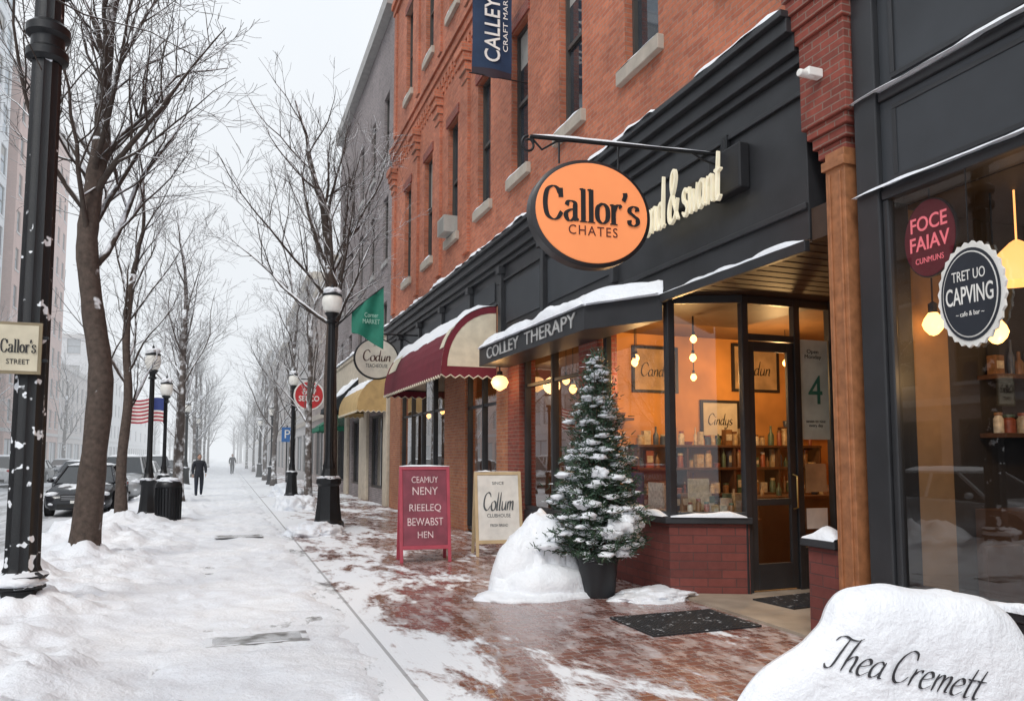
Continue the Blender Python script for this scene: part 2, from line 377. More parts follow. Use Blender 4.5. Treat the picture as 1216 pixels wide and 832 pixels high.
mounds=[(-1.84,8.9,.55,.16),(-1.93,12.7,.6,.2),(-2.3,7.2,.5,.3),(-1.5,6.2,.5,.16),(-2.24,20,.6,.2),(-2.5,10.8,.5,.32),(-2.4,16,.7,.35),(-1.2,5.2,.5,.12)]
def hsnow(x,y):
    q=V((x,y,0)); n1=noise.fractal(q*.8,1,2,4); n2=noise.fractal(q*3.1+V((5,1,0)),1,2,4); n3=noise.noise(q*9)
    path=.022+.028*n1+.026*n2+.008*n3
    path-= .11*sstep(.95,1.5,x+.25*n1)
    bank=.10+.12*abs(n1)+.07*n2+.02*n3
    k=sstep(-.55,-1.5,x+.45*n1)
    h=path*(1-k)+bank*k
    for mx,my,r,a in mounds:
        d2=((x-mx)**2+(y-my)**2)/(r*r)
        if d2<6: h+=a*math.exp(-d2)*(1+.5*n2)
    h-= .3*sstep(-2.75,-3.35,x+.15*n2)
    if -.5<x<1.1:
        fp=noise.cell(V((x*3.2,y*1.6,3)));
        if fp>.35:
            fx=(x*3.2)%1-.5; fy=(y*1.6)%1-.5; h-=.024*max(0,1-(fx*fx*9+fy*fy*7))
    return h
xs=[-3.4+i*.055 for i in range(92)]; ys=[1.5]
while ys[-1]<150: ys.append(ys[-1]+max(.055,(ys[-1]-8)*.012))
b=MB(); nx=len(xs)
for y in ys:
    for x in xs: b.v.append((x,y,hsnow(x,y)+.004))
for j in range(len(ys)-1):
    for i in range(nx-1):
        a=j*nx+i; b.f.append([a,a+1,a+nx+1,a+nx]); b.m.append(0)
b.make('snow_bank',None,SNOW,smooth=180)
def pile(name,parts,seed,loc,amp=.2):
    b=MB()
    for i,(c,r) in enumerate(parts): b.blob(c,r,0,5 if i==0 else 4,amp,1.7,seed+i,flat=-.1*r[2],oct_=6)
    return b.make(name,None,SNOW,smooth=180,loc=loc)
pile('snow_pile',[((.02,0,.12),(.46,.44,.84)),((-.22,-.02,.05),(.40,.38,.66)),((.26,-.05,.05),(.32,.38,.66)),((.0,-.16,0),(.70,.45,.42)),((-.1,-.28,-.02),(.85,.45,.14))],8,(3.66,8.75,0),.10)
pile('snow_pile',[((0,0,0),(.5,.35,.12))],9,(4.75,7.85,0)); 
pile('snow_pile',[((0,0,0),(.55,.6,.26)),((.3,.5,0),(.4,.5,.2))],12,(1.75,16.6,0))
pile('snow_pile',[((0,0,0),(.6,.9,.42)),((-.2,1.2,0),(.5,.8,.36))],15,(2.2,24.5,0))
pile('snow_pile',[((0,0,0),(.6,1.2,.5))],18,(2.4,33,0))
pile('snow_pile',[((0,0,0),(.4,.7,.12))],21,(4.6,18,0))
def cover(loc,wx,wy):
    g=grp('utility_cover',loc); b=MB(); b.box(-wx/2,wx/2,-wy/2,wy/2,0,.012)
    for i in range(7): b.box(-wx/2+.06,wx/2-.06,-wy/2+.05+i*(wy-.1)/7,-wy/2+.05+(i+.5)*(wy-.1)/7,.012,.018)
    b.make('plate',g,mat('worn_iron_plate',(.27,.265,.26),.5,.2,var=.35,ns=9,snow=(.75,1.05,4,2.0)),bevel=.003)
cover((.31,7.2,.035),.86,.36); cover((.3,16.2,.05),.9,.5)
RUB=mat('rubber_mat',(.022,.023,.026),.75,bump=.6,bs=90,snow=(1.15,1.6,14,1.8))
def dmat(loc,wx,wy,rz=0):
    g=grp('doormat',loc,rz); b=MB(); b.box(-wx/2,wx/2,-wy/2,wy/2,0,.014); 
    n=int(wx/.04)
    for i in range(n): b.box(-wx/2+.03+i*(wx-.06)/n,-wx/2+.03+(i+.55)*(wx-.06)/n,-wy/2+.03,wy/2-.03,.014,.020)
    b.make('mat',g,RUB)
dmat((4.3,6.6,.004),1.2,.85); dmat((6.1,6.95,.034),.95,.6,.1)

# ------------------------------------------------------------------ facade helper
class Fac:
    def __init__(s,face,pos): s.face=face; s.pos=pos
    def P(s,a,z,d):
        if s.face=='-x': return (s.pos+d,a,z)
        if s.face=='+x': return (s.pos-d,a,z)
        return (a,s.pos+d,z)
    def box(s,mb,a0,a1,z0,z1,d0,d1,mi=0):
        p=s.P(a0,z0,d0); q=s.P(a1,z1,d1)
        mb.box(min(p[0],q[0]),max(p[0],q[0]),min(p[1],q[1]),max(p[1],q[1]),min(p[2],q[2]),max(p[2],q[2]),mi)
    def wall(s,mb,a0,a1,z0,z1,ops,depth=.22,mi=0,mr=None):
        mr=mi if mr is None else mr
        A=sorted({a0,a1,*[o[0] for o in ops],*[o[1] for o in ops]}); Z=sorted({z0,z1,*[o[2] for o in ops],*[o[3] for o in ops]})
        for i in range(len(A)-1):
            for j in range(len(Z)-1):
                ca=(A[i]+A[i+1])/2; cz=(Z[j]+Z[j+1])/2
                if any(o[0]<ca<o[1] and o[2]<cz<o[3] for o in ops): continue
                mb.poly([s.P(A[i],Z[j],0),s.P(A[i+1],Z[j],0),s.P(A[i+1],Z[j+1],0),s.P(A[i],Z[j+1],0)],mi)
        for o in ops:
            c=[(o[0],o[2]),(o[1],o[2]),(o[1],o[3]),(o[0],o[3])]
            for k in range(4):
                p,q=c[k],c[(k+1)%4]
                mb.poly([s.P(*p,0),s.P(*q,0),s.P(*q,depth),s.P(*p,depth)],mr)
    def window(s,mf,mg,o,depth=.2,fw=.06,mid=True,mull=False,blind=0):
        a0,a1,z0,z1=o
        s.box(mf,a0+.002,a0+fw,z0+.002,z1-.002,depth-.08,depth-.001); s.box(mf,a1-fw,a1-.002,z0+.002,z1-.002,depth-.08,depth-.001)
        s.box(mf,a0+fw,a1-fw,z0+.002,z0+fw,depth-.08,depth-.001); s.box(mf,a0+fw,a1-fw,z1-fw,z1-.002,depth-.08,depth-.001)
        if mid: zc=(z0+z1)/2; s.box(mf,a0+fw,a1-fw,zc-.035,zc+.035,depth-.07,depth-.002)
        if mull: ac=(a0+a1)/2; s.box(mf,ac-.03,ac+.03,z0+fw,z1-fw,depth-.06,depth-.003)
        mg.poly([s.P(a0,z0,depth-.02),s.P(a1,z0,depth-.02),s.P(a1,z1,depth-.02),s.P(a0,z1,depth-.02)],0)
        if blind>0:
            zb=z1-(z1-z0)*blind
            mg.poly([s.P(a0+fw,zb,depth-.024),s.P(a1-fw,zb,depth-.024),s.P(a1-fw,z1-fw,depth-.024),s.P(a0+fw,z1-fw,depth-.024)],1)

# ------------------------------------------------------------------ orange brick building
BB=grp('brick_building'); fx=Fac('-x',5.0)
Y0,Y1=-6.0,24.5
CO=-.17   # cornice height offset
cent=[-4.95,-2.7,-.5,1.75,3.95,6.2,8.45,10.65,12.9,15.0,17.4,19.8,22.3]
ops=[];sills=MB();lint=MB();mf=MB();mg=MB()
for c in cent:
    for z0,z1 in ((6.92,9.8),(12.7,15.5),(17.4,19.6)):
        ops.append((c-.43,c+.43,z0,z1))
mb=MB(); fx.wall(mb,Y0,Y1,5.9+CO,21,ops,.24); mb.make('upper_wall',BB,BRK)
rb=random.Random(4); ssn=MB()
for o in ops:
    fx.window(mf,mg,o,.2,.055,True,False,rb.choice([0,0,.25,.45]))
    fx.box(sills,o[0]-.12,o[1]+.12,o[2]-.2,o[2]-.003,-.09,.12)
    snow_strip(ssn,(4.96,o[1]+.1,o[2]-.004),(4.96,o[0]-.1,o[2]-.004),.1,.04,o[0])
    fx.box(lint,o[0]-.1,o[1]+.1,o[3]+.003,o[3]+.24,-.035,.02)
sills.make('stone_sills',BB,STONE,bevel=.012); lint.make('brick_lintels',BB,BRKD,bevel=.006); ssn.make('sill_snow',BB,SNOW,smooth=180)
mf.make('window_frames',BB,FRM); mg.make('window_panes',BB,[DKGL,CURT])
b=MB()
for z0,z1,d in ((11.25,11.4,.06),(11.4,11.62,.11),(11.62,11.75,.17),(16.4,16.6,.08),(16.6,16.8,.15),(20.2,20.6,.3),(20.6,21,.45)):
    fx.box(b,Y0,Y1-.002,z0,z1-.003,-d,.05)
y=Y0+.1
while y<Y1-.2:
    fx.box(b,y,y+.12,11.05,11.247,-.07,.03); fx.box(b,y,y+.12,10.9,11.047,-.035,.03); y+=.28
for yp in (2.85,16.2,18.6,21.05,24.2):
    fx.box(b,yp-.2,yp+.2,6.2,10.2,-.07,.02)
    for k in range(4): fx.box(b,yp-.22-.03*k,yp+.22+.03*k,10.2+k*.2,10.2+k*.2+.197,-.1-.05*k,.02)
    fx.box(b,yp-.16,yp+.16,12.1,16.3,-.06,.02)
b.make('brick_corbels',BB,BRK,bevel=.008)
b=MB(); b.box(5.26,16,Y0,Y1,5.95,20.8); b.box(5.3,16,Y0,Y0+.3,0,5.9); b.box(15.7,16,Y0+.31,Y1,0,5.9)
b.make('building_mass',BB,BRKD)
g=MB(); g.box(4.7,5.12,17.1,17.7,6.95,7.35); 
for i in range(6): g.box(4.69,4.698,17.14,17.66,6.99+i*.055,7.02+i*.055)
g.make('air_conditioner',BB,mat('ac_casing',(.35,.34,.31),.6),bevel=.01)
b=MB()
b.box(4.94,5.255,5.42,13.95,3.62,5.45+CO); b.box(4.95,5.255,13.955,24.45,4.62,5.45+CO)
for z0,z1,x in ((5.45,5.55,4.88),(5.55,5.72,4.82),(5.72,5.86,4.74),(5.86,5.93,4.68)): b.box(x,5.25,5.42,24.47,z0+CO,z1-.002+CO)
b.box(4.90,4.94,5.42,13.9,4.98,5.03); b.box(4.90,4.94,5.42,13.9,3.9,3.96)
for y in (9.1,11.55,13.6,15.6,17.9,20.2,22.6): b.box(4.86,4.949,y-.06,y+.06,4.65 if y>14 else 4.0,5.44+CO); b.box(4.80,4.949,y-.09,y+.09,5.3+CO,5.447+CO)
b.make('fascia',BB,BLK,bevel=.008)
b=MB()
b.box(4.915,4.938,9.25,11.4,4.15,4.88); b.box(4.915,4.938,11.75,13.4,4.15,4.88)
for y0,y1 in ((14.1,15.45),(15.75,17.75),(18.05,20.05),(20.35,22.45)): b.box(4.925,4.948,y0,y1,4.7,5.08)
b.make('fascia_panels',BB,BLK2,bevel=.006)
b=MB(); snow_strip(b,(4.85,5.45,5.93+CO),(4.85,24.4,5.93+CO),.36,.085,1,gap=-.25)
snow_strip(b,(4.925,5.43,3.60),(4.925,7.95,3.60),.09,.06,5)
b.make('ledge_snow',BB,SNOW,smooth=180)
b=MB(); b.box(4.88,4.94,5.42,7.9,3.5,3.6); b.make('soffit_edge',BB,BLK,bevel=.006)
b=MB(); b.prism([(4.35,13.3),(4.35,8.88),(4.935,7.92),(4.935,13.3)],3.29,3.62); b.make('canopy',BB,BLK,bevel=.006)
ftext('COLLEY  THERAPY',BB,(4.343,11.0,3.455),YL,ZU,3.7,.2,mat('pewter_lettering',(.45,.45,.44),.5),.008)
b=MB(); ny=90
for j in range(ny+1):
    yy=7.9+5.44*j/ny; xe=4.33 if yy>8.88 else 4.33+.6*(8.88-yy)/.98
    for i in range(9):
        t=i/8; q=V((t*.7*2,yy*1.1,0)); e=min(1,.2+min(j+2,ny-j)/3)
        th=(.04+.11*(math.sin(math.pi*min(1,t*1.15+.12))**.5))*e*(1+.5*noise.fractal(q*1.4,1,2,3))
        x=xe+(4.945-xe)*t; b.v.append((x-.02*noise.noise(q*3) if i==0 else x,yy,3.60+.22*t*(4.945-xe)/.6+(th if i>0 else 0)))
for j in range(ny):
    for i in range(8): a=j*9+i; b.f.append([a,a+1,a+10,a+9]); b.m.append(0)
snow_strip(b,(4.37,8.86,3.61),(4.37,13.3,3.61),.16,.085,3); snow_strip(b,(4.90,7.95,3.61),(4.37,8.86,3.61),.16,.085,4)
b.make('canopy_snow',BB,SNOW,smooth=180)
b=MB(); b.box(4.86,5.3,4.86,5.4,4.6,5.42); 
for k in range(3): b.box(4.86+.03*(3-k),5.3,4.86+.035*(3-k),5.4-.035*(3-k),4.3+k*.1,4.3+k*.1+.098)
for k in range(4): b.box(4.83-.03*k,5.3,4.84-.02*k,5.42+.02*k,5.42+k*.14,5.42+k*.14+.137)
b.box(4.86,5.3,4.86,5.4,5.98,9); b.make('brick_pier',BB,BRKD,bevel=.008)
b=MB(); b.box(4.9,5.2,4.94,5.16,.35,4.298); b.box(4.87,5.2,4.92,5.18,4.14,4.22); b.box(4.885,4.8999,4.98,5.0,.4,4.1); b.box(4.885,4.8999,5.10,5.12,.4,4.1); b.make('wooden_pillar',BB,ORW,bevel=.004)
b=MB(); b.box(4.86,5.2,4.9,5.2,0,.347); b.make('pillar_base',BB,STONE,bevel=.015)
b=MB(); b.box(4.7,4.858,5.1,5.18,4.98,5.06); b.tube([(4.62,5.14,5.0),(4.78,5.14,5.0)],.035,10); b.make('security_camera',BB,WHT,bevel=.01)
b=MB(); b.prism([(5.0,9.62),(5.0,7.95),(5.85,7.55),(5.85,7.8),(5.2,8.12),(5.2,9.62)],0,.84)
b.prism([(4.95,5.21),(5.55,5.21),(5.75,5.57),(4.95,5.57)],0,.84)
b.make('bulkhead',BB,BRKB,bevel=.006)
b=MB(); b.prism([(4.93,9.64),(4.93,7.92),(5.85,7.48),(5.85,7.82),(5.2,8.14),(5.2,9.64)],.842,.92); b.prism([(4.9,5.2),(5.57,5.2),(5.8,5.62),(4.9,5.62)],.842,.91)
b.make('window_sill',BB,BLK,bevel=.008)
b=MB(); snow_strip(b,(4.99,9.6,.92),(4.99,7.97,.92),.13,.05,4); snow_strip(b,(5.0,7.93,.92),(5.8,7.54,.92),.12,.06,6); snow_strip(b,(5.02,5.22,.91),(5.02,5.6,.91),.24,.09,8)
b.make('sill_snow',BB,SNOW,smooth=180)
def post(mb,x,y,w_,z0,z1): mb.box(x-w_/2,x+w_/2,y-w_/2,y+w_/2,z0,z1)
b=MB()
post(b,5.05,7.97,.1,.92,3.6); post(b,5.05,9.58,.09,.92,3.6); post(b,5.86,7.6,.09,.0,3.6); post(b,6.64,7.6,.09,.03,3.6); post(b,7.2,7.6,.1,.03,3.6)
b.box(5.01,5.09,8.022,9.53,3.5,3.6); b.box(5.01,5.09,8.022,9.53,.92,.98)
b.prism([(5.09,7.9),(5.82,7.56),(5.84,7.62),(5.11,7.96)],3.5,3.6); b.prism([(5.09,7.9),(5.82,7.56),(5.84,7.62),(5.11,7.96)],.92,.98)
b.box(5.906,6.594,7.56,7.64,3.5,3.6); b.box(5.906,6.594,7.56,7.64,3.05,3.13); b.box(6.686,7.149,7.56,7.64,3.5,3.6); b.box(6.686,7.149,7.56,7.64,.45,.53)
b.box(6.686,7.149,7.57,7.63,.03,.449)
b.make('storefront_frame',BB,BLK,bevel=.008)
d=MB()
d.box(5.91,6.0,7.58,7.63,.05,3.04); d.box(6.50,6.59,7.58,7.63,.05,3.04); d.box(6.0,6.5,7.58,7.63,.05,.36); d.box(6.0,6.5,7.58,7.63,2.92,3.04); d.box(6.0,6.5,7.58,7.63,1.05,1.13)
d.make('door',BB,BLK,bevel=.006)
d=MB(); d.tube([(6.53,7.57,1.0),(6.53,7.50,1.02),(6.53,7.50,1.4),(6.53,7.57,1.42)],.012,8); d.make('door_handle',BB,mat('brass',(.6,.42,.15),.3,1),smooth=60)
g=MB()
g.poly([(5.05,8.02,.98),(5.05,9.54,.98),(5.05,9.54,3.5),(5.05,8.02,3.5)])
g.poly([(5.10,7.93,.98),(5.83,7.59,.98),(5.83,7.59,3.5),(5.10,7.93,3.5)])
g.poly([(6.0,7.605,.36),(6.5,7.605,.36),(6.5,7.605,2.92),(6.0,7.605,2.92)])
g.poly([(5.9,7.6,3.13),(6.6,7.6,3.13),(6.6,7.6,3.5),(5.9,7.6,3.5)])
g.poly([(6.69,7.6,.53),(7.15,7.6,.53),(7.15,7.6,3.5),(6.69,7.6,3.5)])
g.make('shop_glass',BB,GLS)
SOFF=mat('stained_soffit',(.045,.025,.015),.55,ns=9)
b=MB(); b.box(4.94,7.3,5.42,9.62,3.603,3.617); b.box(4.96,7.3,5.2,5.41,3.603,3.9)
for i in range(11): b.box(4.96,7.28,5.5+i*.2,5.515+i*.2,3.597,3.6025)
b.make('soffit',BB,SOFF)
b=MB(); b.prism([(4.97,5.58),(5.76,5.6),(7.25,7.5),(7.25,7.7),(5.9,7.7),(5.85,7.5),(5.02,7.9)],0,.03); b.make('entry_slab',BB,mat('entry_stone',(.38,.31,.24),.6,bump=.2,ns=2,var=.3))
AMB=mat('amber_plaster',(.60,.28,.075),.8,ns=1.2,var=.35); DW=mat('dark_wood',(.09,.042,.022),.5,ns=10)
b=MB(); b.box(5.3,11,10.8,10.95,0,3.8); b.box(10.9,11.05,5.2,10.79,0,3.8); b.box(7.26,10.89,7.45,7.6,0,3.8); b.prism([(7.26,7.44),(7.26,7.6),(5.62,5.62),(5.56,5.22)],0,3.6)
b.make('interior_walls',BB,AMB)
b=MB(); b.box(5.22,10.9,7.7,10.79,.0,.02); b.make('interior_floor',BB,DW)
b=MB(); b.box(5.26,10.9,7.62,10.79,3.63,3.7); b.make('interior_ceiling',BB,mat('interior_ceiling_paint',(.16,.08,.03),.7))
b=MB()
for z in (1.0,1.42,1.78): b.box(6.0,9.6,10.4,10.79,z,z+.04)
for x in (6.0,6.9,7.8,8.7,9.56): b.box(x,x+.04,10.42,10.795,.02,1.82)
b.box(5.3,5.8,8.4,9.5,.02,.95)
b.box(6.0,6.8,8.5,9.2,.02,.8)
b.box(7.3,9.6,9.2,9.7,.02,1.0); b.box(7.25,9.65,9.15,9.75,1.001,1.05)
b.box(9.0,10.4,10.5,10.79,2.1,2.14); b.box(5.35,6.0,10.5,10.79,2.2,2.24)
b.make('shelving',BB,DW,bevel=.004)
rj=random.Random(11); cols=[mat('jar_%d'%i,c,.35,var=.4,ns=20) for i,c in enumerate([(.25,.07,.035),(.45,.34,.2),(.07,.12,.08),(.52,.46,.36),(.2,.10,.04),(.06,.08,.12)])]
b=MB()
def jar(b,x,y,z,rr,hh):
    k=rj.random()
    if k<.35: b.lathe([(rr,z+.001),(rr,z+hh*.7),(rr*.75,z+hh*.78),(rr*.75,z+hh*.85)],x,y,10,rj.randrange(6)); b.lathe([(rr*.85,z+hh*.85),(rr*.85,z+hh)],x,y,10,rj.randrange(6))
    elif k<.6: b.lathe([(rr*.7,z+.001),(rr*.75,z+hh*.6),(rr*.28,z+hh*.8),(rr*.26,z+hh*1.15)],x,y,10,rj.randrange(6))
    elif k<.85: b.box(x-rr,x+rr,y-rr*.8,y+rr*.8,z+.001,z+hh,rj.randrange(6)); b.box(x-rr*.8,x+rr*.8,y-rr*.8-.004,y-rr*.8-.001,z+hh*.3,z+hh*.7,3)
    else: b.lathe([(rr*1.1,z+.001),(rr*1.5,z+hh*.35),(rr*1.4,z+hh*.38),(rr*.9,z+.03)],x,y,12,rj.randrange(6))
for z in (1.04,1.46,1.82):
    x=6.1
    while x<9.5:
        hh=rj.uniform(.14,.30); rr=rj.uniform(.035,.07); jar(b,x,10.47+rj.uniform(0,.1),z,rr,hh); x+=rr*2+rj.uniform(.0,.06)
for z,xa,xb in ((2.14,9.05,10.3),(2.24,5.4,5.95)):
    x=xa
    while x<xb: rr=rj.uniform(.04,.07); jar(b,x,10.62,z,rr,rj.uniform(.15,.3)); x+=rr*2+rj.uniform(.01,.08)
x=7.35
while x<9.5: rr=rj.uniform(.04,.07); jar(b,x,9.3+rj.uniform(0,.2),1.05,rr,rj.uniform(.1,.25)); x+=rr*2+rj.uniform(.03,.2)
for i in range(12): jar(b,rj.uniform(5.35,5.75),8.45+i*.085,.95,.055,rj.uniform(.12,.34))
for i in range(14): jar(b,rj.uniform(6.05,6.75),rj.uniform(8.55,9.1),.8,.06,rj.uniform(.12,.38))
for i in range(7): jar(b,5.28+i*.09,8.02-.042*i+.08,.93,.035,rj.uniform(.1,.26))
b.box(5.45,5.75,8.2,8.23,.97,1.36,1); b.box(5.95,6.25,7.95,7.98,.6,.95,3); b.box(5.25,5.28,8.5,8.85,.97,1.3,3); b.box(5.25,5.28,9.0,9.3,.97,1.42,5)
b.make('jars',BB,cols,smooth=40)
def frame(parent,c,wd,ht,txt,inner=WHT,y=10.79,script=True):
    x,z=c; b=MB(); t=.045
    b.box(x-wd/2,x+wd/2,y-.04,y-.002,z+ht/2-t,z+ht/2,0); b.box(x-wd/2,x+wd/2,y-.04,y-.002,z-ht/2,z-ht/2+t,0)
    b.box(x-wd/2,x-wd/2+t,y-.04,y-.002,z-ht/2+t,z+ht/2-t,0); b.box(x+wd/2-t,x+wd/2,y-.04,y-.002,z-ht/2+t,z+ht/2-t,0)
    b.box(x-wd/2+t,x+wd/2-t,y-.02,y-.004,z-ht/2+t,z+ht/2-t,1); b.make('picture_frame',parent,[BLKT,inner])
    stext(txt,parent,(x,y-.023,z),XR,ZU,wd*.62,ht*.3,BLKT,.1,.04,.25,.4)
TAN=mat('print_paper',(.45,.30,.16),.7,var=.35,ns=3)
frame(BB,(6.55,3.05),.86,.76,'Candy',TAN)
frame(BB,(8.55,3.15),.98,.82,'Codun',TAN); frame(BB,(7.8,2.26),.78,.64,'Cindys',mat('print_paper_white',(.62,.56,.45),.7))
frame(BB,(5.6,2.75),.34,.44,'hi',TAN)
def pendant(parent,mb_c,mb_b,x,y,z,top,r=.05,mi=0):
    mb_c.tube([(x,y,top),(x,y,z+r*1.5)],.007,5); mb_c.lathe([(r*.4,z+r*1.0),(r*.42,z+r*1.9),(.01,z+r*2.1)],x,y,8)
    mb_b.lathe([(.001,z-r*1.25),(r*.4,z-r*1.1),(r*.8,z-r*.65),(r,z-r*.1),(r*.8,z+r*.45),(r*.42,z+r*1.0)],x,y,16,mi)
pc=MB();pb=MB()
for x,y,z in ((6.1,9.0,3.28),(6.1,9.02,3.02),(5.33,9.3,2.95),(5.7,9.9,3.1),(7.2,9.3,3.2),(8.2,9.6,3.1),(6.7,9.9,2.85),(5.5,8.7,3.2)):
    pendant(BB,pc,pb,x,y,z,3.62)
pc.make('pendant_cords',BB,BLKT); pb.make('pendant_bulbs',BB,BULB,smooth=60)
def plight(x,y,z,p,c=(1,.58,.23),r=.08,parent=BB):
    l=bpy.data.lights.new('bulb_light','POINT'); l.energy=p; l.color=c; l.shadow_soft_size=r
    o=bpy.data.objects.new('bulb_light',l); S.collection.objects.link(o); o.location=(x,y,z); o.parent=parent
for x,y,z,p in ((6.1,9.3,2.75,62),(7.9,9.4,2.9,66),(5.5,9.4,2.7,26)): plight(x,y,z,p)
b=MB(); b.box(6.70,7.14,7.585,7.592,1.85,3.1); b.make('poster',BB,mat('poster_paper',(.50,.58,.54),.6,var=.25,ns=3))
ftext('4',BB,(6.93,7.582,2.45),XR,ZU,.22,.36,mat('poster_green',(.03,.16,.12),.6),.001)
ftext('Open\nMonday',BB,(6.9,7.582,2.92),XR,ZU,.26,.13,BLKT,.001); ftext('seven to nine\nevery day',BB,(6.92,7.582,2.05),XR,ZU,.3,.1,BLKT,.001)
for i,(z,hh) in enumerate(((1.2,.35),(.75,.25))): 
    b=MB(); b.box(6.74,7.06,7.585,7.592,z,z+hh); b.make('flyer',BB,[TAN,WHT][i])
b=MB()
for y0,y1 in ((9.66,10.28),(12.75,13.35)): b.box(4.93,5.25,y0,y1,0,3.6)
b.make('brick_piers',BB,BRKD,bevel=.008)
b=MB()
for y0,y1,zt in ((13.36,14.1,4.6),(16.2,17.9,4.6),(22.9,24.45,4.6)): b.box(4.97,5.25,y0,y1,0,zt)
b.make('brick_piers_orange',BB,BRKO,bevel=.008)
f=MB();g=MB()
def shopwin(y0,y1,z0,z1,n,tr=None):
    f.box(5.04,5.14,y0,y1,z1-.08,z1); f.box(5.04,5.14,y0,y1,z0,z0+.07)
    for i in range(n+1):
        y=y0+(y1-y0)*i/n; a=max(y0,y-.035); c=min(y1,y+.035); f.box(5.03,5.15,a,c,z0+.071,z1-.081)
    if tr: f.box(5.05,5.13,y0+.04,y1-.04,tr-.03,tr+.03)
    g.poly([(5.09,y0,z0),(5.09,y1,z0),(5.09,y1,z1),(5.09,y0,z1)])
shopwin(10.3,12.74,.7,3.55,2,2.9); shopwin(14.12,16.19,.05,3.9,2,2.7); shopwin(17.92,22.88,.6,3.9,4,2.8)
f.box(5.02,5.2,10.3,12.74,0,.698); f.box(5.02,5.2,17.92,22.88,0,.598); f.box(5.02,5.2,14.12,24.4,3.9,4.6)
f.make('shop_window_frames',BB,BLK,bevel=.006); g.make('shop_glass',BB,GLSR)
b=MB(); b.box(8.2,8.3,10.96,24.4,0,4.6); b.box(5.26,8.2,13.4,13.5,0,4.6); b.box(5.26,8.2,17.0,17.1,0,4.6); b.box(5.26,8.2,24.3,24.45,0,4.6); b.make('back_rooms',BB,mat('brown_interior',(.24,.13,.07),.8,var=.35,ns=1.5))
b=MB(); b.box(5.26,8.19,10.96,24.29,4.5,4.55); b.box(5.26,8.19,10.96,24.29,.0,.02); b.make('back_rooms_floor',BB,DW)
b=MB(); rr=random.Random(5)
for i in range(14):
    y=rr.uniform(10.6,22); h_=rr.choice((.75,.9,1.1)); x=5.6+rr.random()*1.5
    b.box(x,x+.8,y,y+.6,h_-.04,h_)
    for dx in (0,.75):
        for dy in (0,.55): b.box(x+dx,x+dx+.05,y+dy,y+dy+.05,.02,h_-.041)
b.make('shop_furniture',BB,[DW])
b=MB(); 
for yy in (10.5,10.9,11.3,11.8,12.2): jar(b,5.5,yy,.72,.1,rj.uniform(.35,.7)); jar(b,5.7,yy+.1,.72,.08,rj.uniform(.4,.9))
b.box(5.35,5.9,10.35,12.7,.66,.72,4); b.make('window_display',BB,cols,smooth=40)
pc=MB();pb=MB()
for x,y,z in ((5.5,11.0,2.9),(5.6,11.9,2.8),(5.7,12.4,3.0),(5.5,14.8,2.9),(5.5,18.6,2.8),(5.5,20.0,2.85),(5.5,21.5,2.8)): pendant(BB,pc,pb,x,y,z,4.4,.07)
pc.make('pendant_cords',BB,BLKT); pb.make('pendant_bulbs',BB,BULB,smooth=60)
for y in (11.8,15,20): plight(6.2,y,3.0,34)
L=grp('wall_lamp',(4.72,13.2,3.0)); b=MB(); b.tube([(.24,0,.3),(.1,0,.36),(0,0,.3),(0,0,.2)],.014,8); b.lathe([(.06,.12),(.05,.2),(.01,.22)],0,0,12); b.lathe([(.05,-.02),(.05,.02)],.24,0,10,axis='x',cz=.3); b.make('bracket',L,IRON,smooth=40)
b=MB(); b.lathe([(.02,-.16),(.12,-.10),(.165,0),(.12,.09),(.06,.12)],0,0,18); b.make('globe',L,mat('warm_globe',(1,.7,.4),.3,em=(1,.56,.22),es=2.1,var=0),smooth=180)
plight(4.5,13.0,2.95,9,r=.16)
